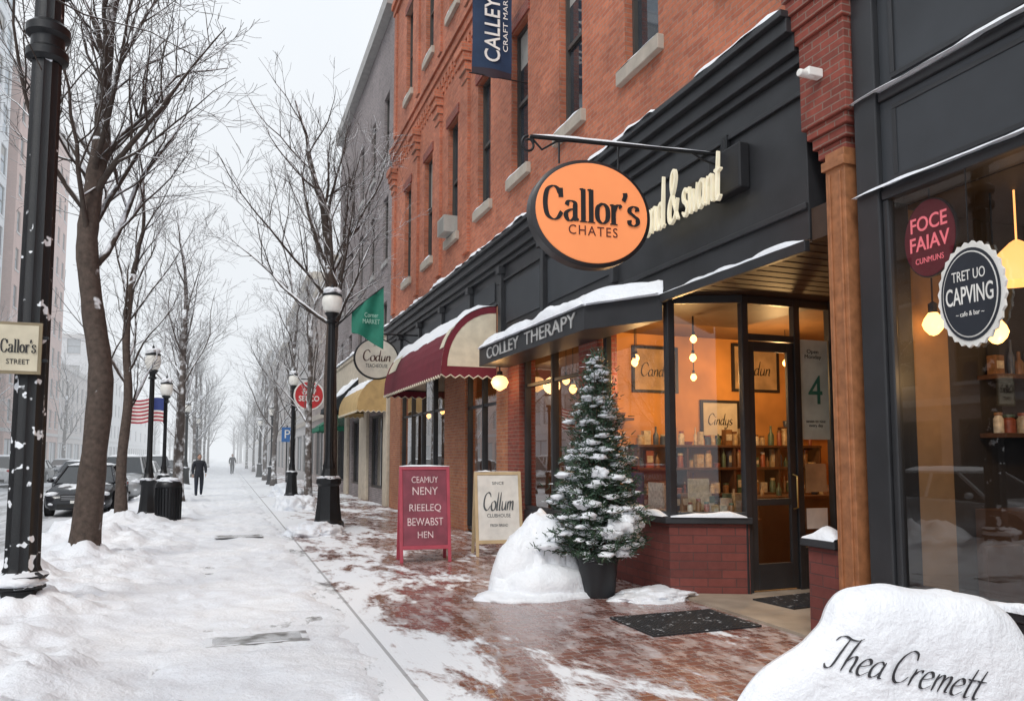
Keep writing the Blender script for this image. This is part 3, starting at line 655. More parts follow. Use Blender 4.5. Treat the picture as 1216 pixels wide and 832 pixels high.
# ------------------------------------------------------------------ awnings
def awning(name,y0,y1,x0,zt,zf,proj,mats,stripes=0,val=.2,snow=True,seed=0,curved=True):
    A=grp(name); K=10; b=MB(); n=max(8,int((y1-y0)/.18)); tr=MB()
    def prof(t):
        if curved: return (x0-proj*math.sin(t*math.pi/2), zf+(zt-zf)*math.cos(t*math.pi/2))
        return (x0-proj*t, zt+(zf-zt)*t)
    for j in range(n):
        a,c=y0+(y1-y0)*j/n,y0+(y1-y0)*(j+1)/n
        mi=0 if not stripes else ((j*stripes//n)%2)
        for i in range(K):
            p,q=prof(i/K),prof((i+1)/K); b.poly([(p[0],a,p[1]),(q[0],a,q[1]),(q[0],c,q[1]),(p[0],c,p[1])],mi)
        xf=x0-proj; b.poly([(xf,a,zf),(xf,c,zf),(xf-.01,c,zf-val*.7),(xf-.01,(a+c)/2,zf-val),(xf-.01,a,zf-val*.7)],0)
        tr.tube([(xf-.01,a,zf-val*.7),(xf-.01,(a+c)/2,zf-val),(xf-.01,c,zf-val*.7)],.013,4)
    for y,s in ((y0,-1),(y1,1)):
        pts=[(prof(i/K)[0],y,prof(i/K)[1]) for i in range(K+1)]+[(x0,y,zf)]
        b.poly(pts,1 if len(mats)>1 else 0)
        m=6
        for i in range(m):
            a=x0-proj+proj*i/m; c=x0-proj+proj*(i+1)/m
            b.poly([(a,y+s*.004,zf+.03),(c,y+s*.004,zf+.03),(c,y+s*.004,zf-val*.7),((a+c)/2,y+s*.004,zf-val),(a,y+s*.004,zf-val*.7)],0)
            tr.tube([(a,y+s*.004,zf-val*.7),((a+c)/2,y+s*.004,zf-val),(c,y+s*.004,zf-val*.7)],.013,4)
    b.make('canvas',A,mats); tr.make('piping',A,mats[-1] if len(mats)<2 else CREAM)
    fr=MB(); fr.tube([(x0-proj+.02,y0+.02,zf+.02),(x0-proj+.02,y1-.02,zf+.02)],.015,6)
    for y in (y0+.02,y1-.02): fr.tube([(x0,y,zf),(x0-proj+.02,y,zf+.02)],.015,6)
    fr.make('frame',A,IRON)
    if snow:
        s=MB(); ny=int((y1-y0)/.1)
        for j in range(ny+1):
            yy=y0-.01+(y1-y0+.02)*j/ny
            for i in range(9):
                t=i/8*.62; p=prof(t); q=V((t*3,yy,seed)); e=min(1,.15+min(j,ny-j)/3)*(1-(i/8)**3)
                th=max(.0,(.07+.12*noise.fractal(q*1.3,1,2,3)))*e
                s.v.append((p[0]-th*.6*t,yy,p[1]+th+.004-(.012 if i==8 else 0)))
        for j in range(ny):
            for i in range(8): a=j*9+i; s.f.append([a,a+1,a+10,a+9]); s.m.append(0)
        s.make('snow_cover',A,SNOW,smooth=180)
    return A
A=awning('burgundy_awning',14.15,19.8,5.0-.02,4.6,3.35,1.12,[BURG,CREAM],0,.2,True,2)
b=MB()
for yy,wd in ((14.16,.3),(18.6,.9)):
    for i in range(8):
        t0,t1=i/10,(i+1)/10
        P=lambda t:(4.98-1.128*math.sin(t*math.pi/2)-.004,3.35+1.256*math.cos(t*math.pi/2)+.004)
        p,q=P(t0),P(t1); b.poly([(p[0],yy,p[1]),(q[0],yy,q[1]),(q[0],yy+wd,q[1]),(p[0],yy+wd,p[1])])
b.make('cream_bands',A,CREAM)
# burgundy edge band that follows the curve of the near cheek
b=MB()
for i in range(10):
    t0,t1=i/10,(i+1)/10
    def PC(t,k): return (4.98-1.12*k*math.sin(t*math.pi/2),14.143,3.35+1.25*k*math.cos(t*math.pi/2))
    b.poly([PC(t0,1.0),PC(t1,1.0),PC(t1,.9),PC(t0,.9)])
b.make('cheek_edge',A,BURG)
awning('tan_awning',24.7,29.0,5.0,4.25,3.25,1.05,[mat('tan_canvas',(.52,.36,.16),.8),mat('tan_canvas',(.5,.35,.17))],0,.2,True,5)
awning('dark_awning',30.2,33.5,5.0,4.8,3.6,1.2,[mat('black_canvas',(.02,.025,.03),.8)],0,.2,True,8,False)
awning('green_awning',34,37,5.0,3.7,2.9,1.2,[mat('green_canvas',(.02,.17,.1),.8)],0,.2,False,9,False)

# ------------------------------------------------------------------ right dark storefront
RB=grp('dark_storefront_building')
b=MB()
b.box(4.93,5.25,4.62,4.85,0,5.6)
b.box(4.95,5.25,-6,4.617,3.72,3.80); b.box(4.95,5.25,-6,4.617,4.54,4.62); b.box(4.95,5.25,-6,4.617,.0,.55)
b.box(4.90,5.25,-6,4.617,.553,.62)
b.box(4.97,5.25,2.2,2.34,.623,3.717); b.box(4.97,5.25,-.5,-.36,.623,3.717)
b.box(4.88,5.25,-6,4.84,5.603,5.75); b.box(4.80,5.25,-6,4.84,5.753,5.9)
b.box(4.96,5.02,4.56,4.617,.623,3.717)
b.make('frame',RB,BLK,bevel=.012)
b=MB(); b.box(4.98,5.24,-6,4.617,3.803,4.537); b.box(4.99,5.24,-6,4.617,4.623,5.6); b.make('panels',RB,BLK2)
b=MB()
for z0,z1 in ((3.86,4.48),(4.7,5.5)):
    for y0,y1 in ((2.35,4.5),(-.4,2.2)):
        b.box(4.972,4.979 if z0<4 else 4.989,y0,y1,z0,z0+.04);b.box(4.972,4.979 if z0<4 else 4.989,y0,y1,z1-.04,z1);b.box(4.972,4.979 if z0<4 else 4.989,y0,y0+.04,z0+.04,z1-.04);b.box(4.972,4.979 if z0<4 else 4.989,y1-.04,y1,z0+.04,z1-.04)
b.make('panel_moulding',RB,BLK,bevel=.004)
b=MB(); snow_strip(b,(4.95,4.86,3.80),(4.95,-3,3.80),.13,.035,11); snow_strip(b,(4.95,4.86,4.62),(4.95,-3,4.62),.13,.04,12); snow_strip(b,(4.93,4.6,.62),(4.93,-3,.62),.12,.06,13)
snow_strip(b,(4.88,4.84,5.9),(4.88,-3,5.9),.25,.07,14); b.make('ledge_snow',RB,SNOW,smooth=180)
g=MB(); 
for y0,y1 in ((2.34,4.56),(-.36,2.2),(-5.9,-.5)): g.poly([(5.0,y0,.62),(5.0,y1,.62),(5.0,y1,3.72),(5.0,y0,3.72)])
g.make('shop_glass',RB,GLSR)
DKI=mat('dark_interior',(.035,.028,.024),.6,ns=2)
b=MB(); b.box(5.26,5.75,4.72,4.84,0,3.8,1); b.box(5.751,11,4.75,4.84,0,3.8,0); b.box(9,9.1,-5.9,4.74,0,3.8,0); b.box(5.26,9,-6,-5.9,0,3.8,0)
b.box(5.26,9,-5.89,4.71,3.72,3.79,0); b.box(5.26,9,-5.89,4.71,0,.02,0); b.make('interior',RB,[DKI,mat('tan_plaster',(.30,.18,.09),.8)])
b=MB()
b.box(6.0,8.6,4.3,4.74,.02,1.2); b.box(6.1,8.6,4.5,4.74,1.8,1.84); b.box(6.1,8.6,4.5,4.74,2.3,2.34); b.box(5.5,6.2,3.0,3.6,.74,.78); b.box(5.82,5.88,3.27,3.33,.02,.74); b.box(5.5,6.2,1.4,2.0,.74,.78); b.box(5.82,5.88,1.67,1.73,.02,.74)
for (x,y) in ((5.5,3.9),(5.5,2.5),(6.4,3.3)): 
    b.box(x,x+.4,y,y+.4,.44,.48); b.box(x,x+.4,y+.36,y+.4,.481,.95)
    for dx in (0,.36):
        for dy in (0,.36): b.box(x+dx,x+dx+.04,y+dy,y+dy+.04,.02,.439)
b.make('cafe_furniture',RB,DW,bevel=.004)
b=MB()
for z in (1.84,2.34):
    x=6.15
    while x<8.5: rr2=rj.uniform(.03,.06); jar(b,x,4.6,z,rr2,rj.uniform(.15,.3)); x+=rr2*2+rj.uniform(.01,.1)
b.make('bottles',RB,cols,smooth=40)
pc=MB();pb=MB()
pendant(RB,pc,pb,5.45,4.60,2.74,3.72,.085); pendant(RB,pc,pb,5.62,4.18,2.62,3.72,.085); pendant(RB,pc,pb,5.8,2.6,2.7,3.72,.08)
pc.make('pendant_cords',RB,BLKT); pb.make('pendant_bulbs',RB,BULB,smooth=60)
b=MB(); b.lathe([(.19,2.98),(.185,3.06),(.13,3.22),(.05,3.30),(.02,3.32)],5.72,4.06,24); b.tube([(5.72,4.06,3.3),(5.72,4.06,3.72)],.008,5); b.make('pendant_shade',RB,BULBD,smooth=60)
plight(5.6,4.0,2.3,12,parent=RB); plight(7.2,3.2,3.0,18,parent=RB)
def ell(b,c,rx,rz,d0,d1,mi,n=48,scal=0,face='x'):
    ring=[]
    for k in range(n):
        a=2*math.pi*k/n; s=1+(scal*(1 if k%2 else -1)); ring.append((rx*s*math.cos(a),rz*s*math.sin(a)))
    f0=[(d0,c[0]+p,c[1]+q) for p,q in ring]; f1=[(d1,c[0]+p,c[1]+q) for p,q in ring]
    bb=len(b.v); b.v+=f0+f1; b.f.append(list(range(bb,bb+n))); b.m.append(mi); b.f.append(list(range(bb+n,bb+2*n))[::-1]); b.m.append(mi)
    for k in range(n): j=(k+1)%n; b.f.append([bb+k,bb+j,bb+n+j,bb+n+k]); b.m.append(mi)
Sg=grp('round_window_sign',(0,0,0)); b=MB(); c=(3.87,2.80)
ell(b,c,.26,.375,4.955,4.98,1,56,.028); ell(b,c,.232,.335,4.95,4.954,0); ell(b,c,.215,.312,4.947,4.9495,1); ell(b,c,.207,.302,4.943,4.9465,0)
b.make('badge',Sg,[mat('badge_black',(.02,.025,.035),.5),WHT])
ftext('TRET UO',Sg,(4.941,c[0],2.935),YL,ZU,.26,.075,WHT,.001); ftext('CAPVING',Sg,(4.941,c[0],2.79),YL,ZU,.37,.13,WHT,.001,.01); ftext('~ cafe & bar ~',Sg,(4.941,c[0],2.66),YL,ZU,.22,.035,WHT,.001)
b=MB(); b.tube([(4.96,c[0],3.17),(4.96,c[0],3.72)],.004,5); b.make('hanging_wire',Sg,IRON)
Sg=grp('round_cafe_sign'); b=MB(); c=(4.27,3.33); ell(b,c,.235,.31,5.06,5.09,0); ell(b,c,.225,.298,5.054,5.059,1); b.make('disc',Sg,[BLKT,mat('maroon_sign',(.12,.01,.018),.5,em=(.5,.02,.04),es=.06)])
PK=mat('pink_sign_letter',(.85,.2,.24),.5,em=(1,.2,.22),es=.55)
ftext('FOCE\nFAIAV',Sg,(5.048,4.27,3.37),YL,ZU,.35,.27,PK,.002,.01); ftext('CUNMUNS',Sg,(5.048,4.27,3.16),YL,ZU,.25,.045,PK,.001)
b=MB(); b.tube([(5.07,4.27,3.62),(5.07,4.27,3.72)],.006,5); b.make('hanger',Sg,IRON)

# ------------------------------------------------------------------ hanging sign
HS=grp('hanging_shop_sign',(3.34,6.62,4.04),math.radians(-4)); b=MB()
b.lathe([(.6,0),(.64,.02),(.64,.15),(.6,.17)],0,0,64,axis='y'); o=b.make('sign_case',HS,mat('dark_sign_case',(.02,.018,.02),.35),smooth=40); o.scale=(1,1,.85)
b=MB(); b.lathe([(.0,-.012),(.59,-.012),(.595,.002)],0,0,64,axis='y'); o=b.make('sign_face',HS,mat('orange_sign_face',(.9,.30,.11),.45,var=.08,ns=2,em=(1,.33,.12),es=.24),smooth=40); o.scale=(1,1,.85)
stext("Callor's",HS,(-.01,-.018,.065),XR,ZU,1.03,.33,BLKT,.17,.035,0,0,True,.006)
ftext('CHATES',HS,(.0,-.016,-.19),XR,ZU,.52,.095,mat('maroon_letter',(.10,.02,.015),.5),.002,0,'lettering',1.2)
b=MB(); b.tube([(-.62,.08,.74),(1.56,.08,.80)],.02,10); 
b.tube([(1.56,.08,.62),(1.56,.08,.98)],.022,8); b.box(1.55,1.60,.02,.14,.6,1.0)
sc=[(-.62+.075*(1-k/26*.55)*math.cos(math.pi/2+k*.33)-.02,.08,.74-.08+.085*(1-k/26*.55)*math.sin(math.pi/2+k*.33)) for k in range(22)]
b.tube(sc,.013,8); b.tube([(-.62,.08,.74),(-.5,.08,.62),(-.35,.08,.72),(-.2,.08,.75)],.012,8)
b.tube([(1.56,.08,.66),(1.3,.08,.72),(1.15,.08,.79)],.012,8)
for x in (-.32,.32): b.tube([(x,.08,.5),(x,.08,.75)],.01,6)
b.make('iron_bracket',HS,IRON,smooth=60)
b=MB(); snow_strip(b,(-.6,.08,.757),(1.5,.08,.815),.035,.016,5,gap=-.15); b.make('snow_cap',HS,SNOW,smooth=180)
CL=grp('wall_letter_sign'); b=MB(); b.box(4.80,4.935,6.22,6.75,4.36,4.84); b.box(4.86,4.935,6.75,8.2,4.50,4.74); b.make('backing_box',CL,BLKT,bevel=.02)
stext('Dond & swant',CL,(4.70,7.30,4.60),YL,ZU,1.8,.6,GOLDC,.105,.055,.10,.2,False,.04,'channel_letters')
BN=grp('blue_banner',(4.32,12.5,0)); b=MB(); n=20
for i in range(n+1):
    for j in range(9):
        x=-.38+.76*j/8; z=8.47+2.3*i/n; b.v.append((x,.03*math.sin(x*7+z*1.3)+.015*math.sin(z*4),z-(.06*(1-abs(x)/.38) if i==0 else 0)))
for i in range(n):
    for j in range(8): a=i*9+j; b.f.append([a,a+1,a+10,a+9]); b.m.append(1 if i<1 else 0)
b.make('cloth',BN,[mat('navy_cloth',(.012,.035,.085),.75,bump=.2,bs=60),mat('navy_trim',(.03,.02,.03),.7)],smooth=180)
b=MB(); b.tube([(-.5,0,10.8),(.7,0,10.8)],.02,8); b.tube([(-.44,0,8.45),(.7,0,8.45)],.012,8); b.make('brackets',BN,IRON)
ftext('CALLEY OF',BN,(.0,-.045,9.58),(0,0,1),(-1,0,0),1.75,.3,WHT,.002,.01); ftext('CRAFT MARKET',BN,(.24,-.045,9.58),(0,0,1),(-1,0,0),1.3,.09,WHT,.002)
RS=grp('round_hanging_sign',(3.78,20.5,4.27)); b=MB(); b.lathe([(.6,0),(.62,.03),(.62,.07),(.6,.1)],0,0,48,axis='y'); b.make('rim',RS,BLKT,smooth=40).scale=(1,1,.92)
b=MB(); b.lathe([(0,-.01),(.57,-.01),(.575,.002)],0,0,48,axis='y'); b.make('face',RS,mat('ivory_sign_face',(.82,.77,.66),.5),smooth=40).scale=(1,1,.92)
stext('Codun',RS,(0,-.014,.08),XR,ZU,.75,.3,mat('brown_letter',(.08,.03,.02)),.13,.05,.15,.3); ftext('TEACHEOUSE',RS,(0,-.014,-.2),XR,ZU,.6,.1,BLKT,.001); ftext('.If. IO',RS,(0,-.014,.36),XR,ZU,.2,.07,BLKT,.001)
b=MB(); b.tube([(-.65,.05,.68),(1.2,.05,.7)],.022,8); b.tube([(.5,.05,.7),(1.2,.05,.35)],.015,6); b.tube([(-.3,.05,.5),(-.3,.05,.68)],.012,6); b.tube([(.3,.05,.5),(.3,.05,.68)],.012,6); b.make('iron_bracket',RS,IRON)

# ------------------------------------------------------------------ A-frame signs
def aframe(name,loc,rz,wd,ht,frm,face,lines,tm):
    A=grp(name,loc,rz); tl=.17; b=MB()
    up=V((0,tl*ht*1.0,ht)).normalized(); nrm=V((0,-up.z,up.y))
    def slab(x0,x1,s0,s1,t0,t1,mi,back=False):
        pts=[]
        for (x,s,t) in ((x0,s0,t0),(x1,s0,t0),(x1,s1,t0),(x0,s1,t0),(x0,s0,t1),(x1,s0,t1),(x1,s1,t1),(x0,s1,t1)):
            p=V((x,-tl*ht*1.0,0))+up*s+nrm*t
            if back: p.y=-p.y
            pts.append(p)
        bb=len(b.v); b.v+= [tuple(p) for p in pts]
        for q in ((0,1,2,3),(7,6,5,4),(0,4,5,1),(1,5,6,2),(2,6,7,3),(3,7,4,0)): b.f.append([bb+i for i in q]); b.m.append(mi)
    H=ht
    for back in (False,True):
        slab(-wd/2,-wd/2+.05,0,H,-.02,.02,0,back); slab(wd/2-.05,wd/2,0,H,-.02,.02,0,back)
        slab(-wd/2+.05,wd/2-.05,H-.06,H-.005,-.018,.018,0,back); slab(-wd/2+.05,wd/2-.05,.2,.26,-.018,.018,0,back)
        slab(-wd/2+.05,wd/2-.05,.26,H-.06,-.008,.008,1,back)
    b.make('boards',A,[frm,face],bevel=.004)
    for (txt,s,w_,h_) in lines:
        o=V((0,-tl*ht,0))+up*s+nrm*.012
        if txt.startswith('*'): stext(txt[1:],A,o,XR,up,w_,h_,tm,.14,.04,.25,.4,False,.001)
        else: ftext(txt,A,o,XR,up,w_,h_,tm,.001)
    b=MB(); snow_strip(b,(-wd/2,0,ht*.985),(wd/2,0,ht*.985),.06,.025,ht*9,gap=-.1); b.make('snow_cap',A,SNOW,smooth=180)
REDF=mat('crimson_frame',(.42,.06,.09),.5); REDB=mat('crimson_board',(.24,.05,.075),.6,ns=3,bump=.05,var=.35)
aframe('chalkboard_sign',(2.98,11.9,0),math.radians(-6),.80,1.5,REDF,REDB,[('CEAMUY',1.28,.42,.1),('NENY',1.1,.4,.12),('RIEELEQ',.84,.5,.13),('BEWABST',.62,.56,.12),('HEN',.42,.24,.1)],mat('chalk',(.72,.56,.56),.8,var=.45,ns=40))
aframe('sandwich_board_sign',(4.32,12.2,0),math.radians(-8),.80,1.4,mat('pale_wood',(.55,.42,.25),.6),mat('white_board',(.72,.71,.67),.5),[('SINCE',1.2,.2,.05),('*Collum',.9,.52,.3),('CLUBHOUSE',.66,.4,.06),('FRESH BREAD',.5,.3,.045)],mat('slate_letter',(.08,.09,.1),.6))

# ------------------------------------------------------------------ conifer in pot
PT=grp('potted_pine_tree',(4.17,8.2,0)); b=MB()
b.lathe([(.19,0),(.2,.02),(.235,.42),(.265,.44),(.265,.5),(.235,.5),(.22,.44)],0,0,28); b.make('pot',PT,mat('black_planter',(.02,.022,.025),.45),smooth=35)
b=MB(); b.lathe([(.23,.44),(.2,.47),(.05,.5)],0,0,20); b.make('soil_snow',PT,SNOW,smooth=60)
b=MB(); b.tube([(0,0,.4),(.01,0,1.4),(0,0,2.6)],[.05,.035,.008],8); 
rt=random.Random(3); nd=MB(); clumps=[]
z=.52; ga=0
while z<2.72:
    f_=(z-.5)/2.25; R=.58*(1-f_)**.85+.03; nb=int(6+10*(1-f_))
    for k in range(nb):
        ga+=2.399+rt.uniform(-.3,.3); R2=R*rt.uniform(.64,1.22); zz=z+rt.uniform(-.05,.05)
        dx,dy=math.cos(ga),math.sin(ga); p0=V((0,0,zz)); p1=V((dx*R2*.6,dy*R2*.6,zz-.02)); p2=V((dx*R2,dy*R2,zz+.06+.12*f_))
        b.tube([p0,p1,p2],[.012,.008,.003],3,0,False)
        st=max(3,int(R2/.045))
        for i in range(st):
            t=.2+.8*i/(st-1 if st>1 else 1); P=p0.lerp(p1,t/.6) if t<.6 else p1.lerp(p2,(t-.6)/.4); od=(p2-p0).normalized()
            spread=.13*(1-.5*t)+.04
            for m in range(8):
                d=(od*rt.uniform(.2,1)+V((rt.gauss(0,.8),rt.gauss(0,.8),rt.gauss(.15,.6)))).normalized()
                q=P+V((rt.gauss(0,spread*.4),rt.gauss(0,spread*.4),rt.gauss(0,.018)))
                L_=rt.uniform(.04,.085); sdv=d.cross(V((rt.gauss(0,1),rt.gauss(0,1),rt.gauss(0,1)))).normalized()*.0075
                nd.poly([q-sdv,q+sdv,q+d*L_+sdv*.4,q+d*L_-sdv*.4],rt.choice((0,0,1)))
        if rt.random()<.72 : clumps.append((p1.lerp(p2,rt.uniform(.1,.85)),R2))
    z+=.085*(1-.35*f_)
b.make('trunk',PT,mat('pine_bark',(.07,.045,.03),.9))
nd.make('needles',PT,[mat('pine_needles',(.028,.065,.036),.6,var=.5,ns=8,snow=(.65,1.05,7,1.3)),mat('pine_needles_light',(.045,.085,.042),.6,var=.4,ns=8,snow=(.75,1.15,7,1.3))])
sb=MB()
for i,(p,R2) in enumerate(clumps):
    r=rt.uniform(.03,.085)*(.6+R2); sb.blob((p.x,p.y,p.z+.03),(r*1.3,r*1.1,r*.45),0,2,.4,1.8,i)
for i,(x,y,z,r) in enumerate(((.12,-.36,.84,.17),(.2,-.34,.93,.14),(.28,-.28,.82,.15),(-.02,-.4,.78,.12),(.08,-.3,1.0,.1),(-.3,-.2,1.1,.09),(-.12,-.3,1.45,.1))): sb.blob((x,y,z),(r,r,r*.75),0,3,.35,2,40+i)
sb.make('snow_clumps',PT,SNOW,smooth=180)

# ------------------------------------------------------------------ snow-covered board with script
SBg=grp('snow_covered_sign',(3.35,3.27,.58)); Rv=V((.9361,-.3518,0))
out=[(880,835),(903,806),(925,790),(960,770),(984,745),(992,722),(1008,704),(1060,697),(1105,705),(1150,707),(1190,716),(1216,738),(1250,790),(1275,850),(1280,912),(868,912),(868,860)]
out=[((u-1050)/222,(780-v)/222) for u,v in out]; cc=(0.05,-.15)
def Rt(th):
    dx,dy=math.cos(th),math.sin(th); best=1
    for i in range(len(out)):
        a=out[i];c=out[(i+1)%len(out)]; ex,ey=c[0]-a[0],c[1]-a[1]; den=dx*ey-dy*ex
        if abs(den)<1e-9: continue
        t=((a[0]-cc[0])*ey-(a[1]-cc[1])*ex)/den; s_=((a[0]-cc[0])*dy-(a[1]-cc[1])*dx)/den
        if t>0 and -1e-6<=s_<=1+1e-6: best=t
    return best
NT=180; RT=[Rt(2*math.pi*i/NT) for i in range(NT)]; RT=[sum(RT[(i+k)%NT] for k in range(-2,3))/5 for i in range(NT)]
def dep(x,y):
    th=math.atan2(y-cc[1],x-cc[0])%(2*math.pi); f_=th/(2*math.pi)*NT; i=int(f_)%NT; R=RT[i]*(1-f_%1)+RT[(i+1)%NT]*(f_%1)
    rho=min(1,math.hypot(x-cc[0],y-cc[1])/R)
    return .17*math.sqrt(max(0,1-rho**3.5))+.03*noise.fractal(V((x,y,2))*3.3,1,2,5)*(1-rho)
b=MB(); NR=30
for sgn in (1,-1):
    b0=len(b.v)
    for r in range(NR+1):
        rho=(r/NR)
        for i in range(NT):
            th=2*math.pi*i/NT; x=cc[0]+RT[i]*rho*math.cos(th); y=cc[1]+RT[i]*rho*math.sin(th)
            rr=1+.02*noise.noise(V((x*5,y*5,0)))*rho
            b.v.append((x*rr,y*rr,sgn*dep(x,y) if r<NR else 0))
    for r in range(NR):
        for i in range(NT): j=(i+1)%NT; a=b0+r*NT; b.f.append([a+i,a+j,a+NT+j,a+NT+i]); b.m.append(0)
o=b.make('snow_mass',SBg,SNOW,smooth=180); o.matrix_basis=axmat((0,0,0),Rv,ZU)
an=math.radians(-11.5); ca,sa=math.cos(an),math.sin(an)
def onface(v):
    x=v[0]*ca-v[1]*sa+.08; y=v[0]*sa+v[1]*ca-.03; return [x,y,dep(x,y)+.009+v[2]*.3]
stext('Thea Cremett',SBg,(0,0,0),Rv,ZU,.84,.18,mat('ink_lettering',(.03,.03,.035),.5),.085,.018,.55,.5,False,.002,'script_lettering',onface)

# ------------------------------------------------------------------ street lamps
GLB=mat('frosted_globe',(.75,.74,.7),.35,em=(1,.95,.85),es=.1)
def lamp(name,loc,H,ped=.28,pr=.06,seg=24,mt=IRON,lan=1.0,pedh=1.15):
    A=grp(name,loc); b=MB(); k=pedh/1.15
    b.lathe([(ped*1.08,0),(ped*1.08,.12*k),(ped*.95,.15*k),(ped*.9,.2*k),(ped*.78,.5*k),(ped*.72,.85*k),(ped*.85,.9*k),(ped*.85,.98*k),(ped*.55,1.05*k),(pr*1.6,1.2*k)],0,0,16,0,.06)
    b.lathe([(pr*1.5,1.15*k),(pr*1.7,1.25*k),(pr*1.25,1.35*k),(pr*1.1,1.5*k),(pr*.95,H-.9),(pr*.9,H-.78)],0,0,24,0,.1)
    b.lathe([(pr*1.5,H-.8),(pr*1.7,H-.77),(pr*1.1,H-.72),(pr*1.2,H-.66),(.13*lan,H-.6),(.15*lan,H-.57),(.12*lan,H-.55)],0,0,20)
    b.lathe([(.19*lan,H-.17),(.2*lan,H-.14),(.12*lan,H-.06),(.05*lan,H-.02),(.03*lan,H+.03),(.035*lan,H+.06),(.005,H+.13)],0,0,18)
    b.make('post',A,mt,smooth=35)
    b=MB(); b.lathe([(.11*lan,H-.56),(.17*lan,H-.48),(.2*lan,H-.36),(.2*lan,H-.25),(.17*lan,H-.16)],0,0,20); b.make('globe',A,GLB,smooth=60)
    b=MB(); b.blob((0,0,H-.05),(.19*lan,.19*lan,.09),0,3,.25,2,3); b.blob((.0,-.02,1.02*k),(ped*.72,ped*.72,.05),0,3,.25,2,4)
    b.make('snow_cap',A,SNOW,smooth=180); return A
L0=lamp('street_lamp',(-1.88,9.0,0),7.4,.26,.145,24,IRONS,1.6,.42)
b=MB(); b.lathe([(.15,5.78),(.2,5.82),(.2,5.9),(.16,5.94),(.16,6.04),(.21,6.08),(.21,6.16),(.15,6.22)],0,0,24); b.make('collar',L0,IRON,smooth=35)
b=MB(); b.blob((-.05,-.02,.40),(.28,.27,.1),0,3,.25,1.5,4,flat=-.02); b.make('snow_on_base',L0,SNOW,smooth=180)
PL=grp('post_plaque_sign',(-1.96,8.80,2.72)); b=MB(); b.box(-.2,.2,-.012,.012,-.26,.26,0); b.box(-.17,.17,-.016,-.0121,-.23,.23,1); b.make('plate',PL,[mat('bronze_rim',(.25,.2,.12),.5),mat('cream_plate',(.62,.56,.42),.5)],bevel=.004)
stext("Callor's",PL,(.0,-.02,.02),XR,ZU,.31,.13,BLKT,.16,.04,0,0,True,.002); ftext('STREET',PL,(0,-.02,-.14),XR,ZU,.2,.05,BLKT,.001)
b=MB(); b.box(-.2,.25,.0121,.05,.1,.13); b.box(-.2,.25,.0121,.05,-.13,-.1); b.make('straps',PL,IRON)
lamp('street_lamp',(2.23,17.8,0),5.5,.33,.085,24,IRON,1.15,1.3)
lamp('street_lamp',(-1.89,22.5,0),4.5,.25,.065); lamp('street_lamp',(-1.9,27.9,0),4.2,.22,.055)
lamp('street_lamp',(2.5,31.5,0),5.0,.26,.07)
for x,y in ((-1.95,44),(-1.95,60),(2.5,46),(2.5,62)): lamp('street_lamp',(x,y,0),4.5,.25,.065,16)
FG=grp('green_flag',(2.3,17.75,0)); b=MB(); b.tube([(0,0,4.6),(.55,0,5.15),(1.12,0,5.65)],.014,6); b.make('flag_pole',FG,IRON)
b=MB(); n=12
for i in range(n+1):
    for j in range(n+1):
        s=i/n;t=j/n; x=.38+.74*s; zt=4.95+.62*s+.06; zb=4.50-.32*s+.04*math.sin(s*5); b.v.append((x,.05*math.sin(s*9+t*3),zt+(zb-zt)*t))
for i in range(n):
    for j in range(n): a=i*(n+1)+j; b.f.append([a,a+1,a+n+2,a+n+1]); b.m.append(0)
b.make('cloth',FG,mat('green_cloth',(.01,.17,.11),.7),smooth=180)
ftext('Corner\nMARKET',FG,(.82,-.07,4.85),XR,ZU,.4,.26,mat('pale_green_letter',(.35,.55,.45)),.001)
RR=grp('red_round_sign',(3.08,31.3,4.05)); b=MB(); b.lathe([(.0,-.02),(.6,-.02),(.6,.03)],0,0,40,0,axis='y'); b.lathe([(0,-.03),(.54,-.03),(.54,-.021)],0,0,40,1,axis='y'); b.make('disc',RR,[WHT,mat('red_sign',(.5,.03,.035),.5)],smooth=40)
ftext('FAIV\nSBECO',RR,(0,-.035,0),XR,ZU,.8,.5,WHT,.002,.02); b=MB(); b.tube([(-.58,.1,.66),(.3,.1,.66)],.02,6); b.tube([(0,.03,.58),(0,.08,.66)],.015,6); b.make('bracket',RR,IRON)
UF=grp('striped_flag',(-1.9,27.8,0)); b=MB(); n=26;m_=13
for i in range(n+1):
    for j in range(m_+1):
        s=i/n;t=j/m_; x=-.06-1.12*s; z=3.55-.78*t-.12*s*s+.03*math.sin(s*8); b.v.append((x,.09*math.sin(s*10+t*1.2)*s**.5,z))
for i in range(n):
    for j in range(m_): a=i*(m_+1)+j; b.f.append([a,a+1,a+m_+2,a+m_+1]); b.m.append(2 if (i<10 and j<7) else j%2)
b.make('cloth',UF,[mat('flag_red',(.42,.05,.07)),WHT,mat('flag_blue',(.03,.05,.2))],smooth=180)
b=MB(); b.tube([(0,0,3.62),(-.08,0,3.6)],.02,6); b.tube([(-.05,0,2.7),(-.05,0,3.75)],.015,6); b.make('staff',UF,IRON)
TC=grp('trash_can',(-1.26,20.4,.02)); b=MB(); b.lathe([(.24,0),(.25,.04),(.27,.05),(.28,.85),(.3,.87),(.3,.93),(.26,.99),(.12,1.03),(.1,1.03)],0,0,28,0); 
for k in range(24):
    a=2*math.pi*k/24; b.tube([(.285*math.cos(a),.285*math.sin(a),.06),(.295*math.cos(a),.295*math.sin(a),.86)],.012,4)
b.make('body',TC,IRON,smooth=35); b=MB(); b.blob((0,0,1.03),(.26,.26,.07),0,3,.2,2,1); b.make('snow_cap',TC,SNOW,smooth=180)
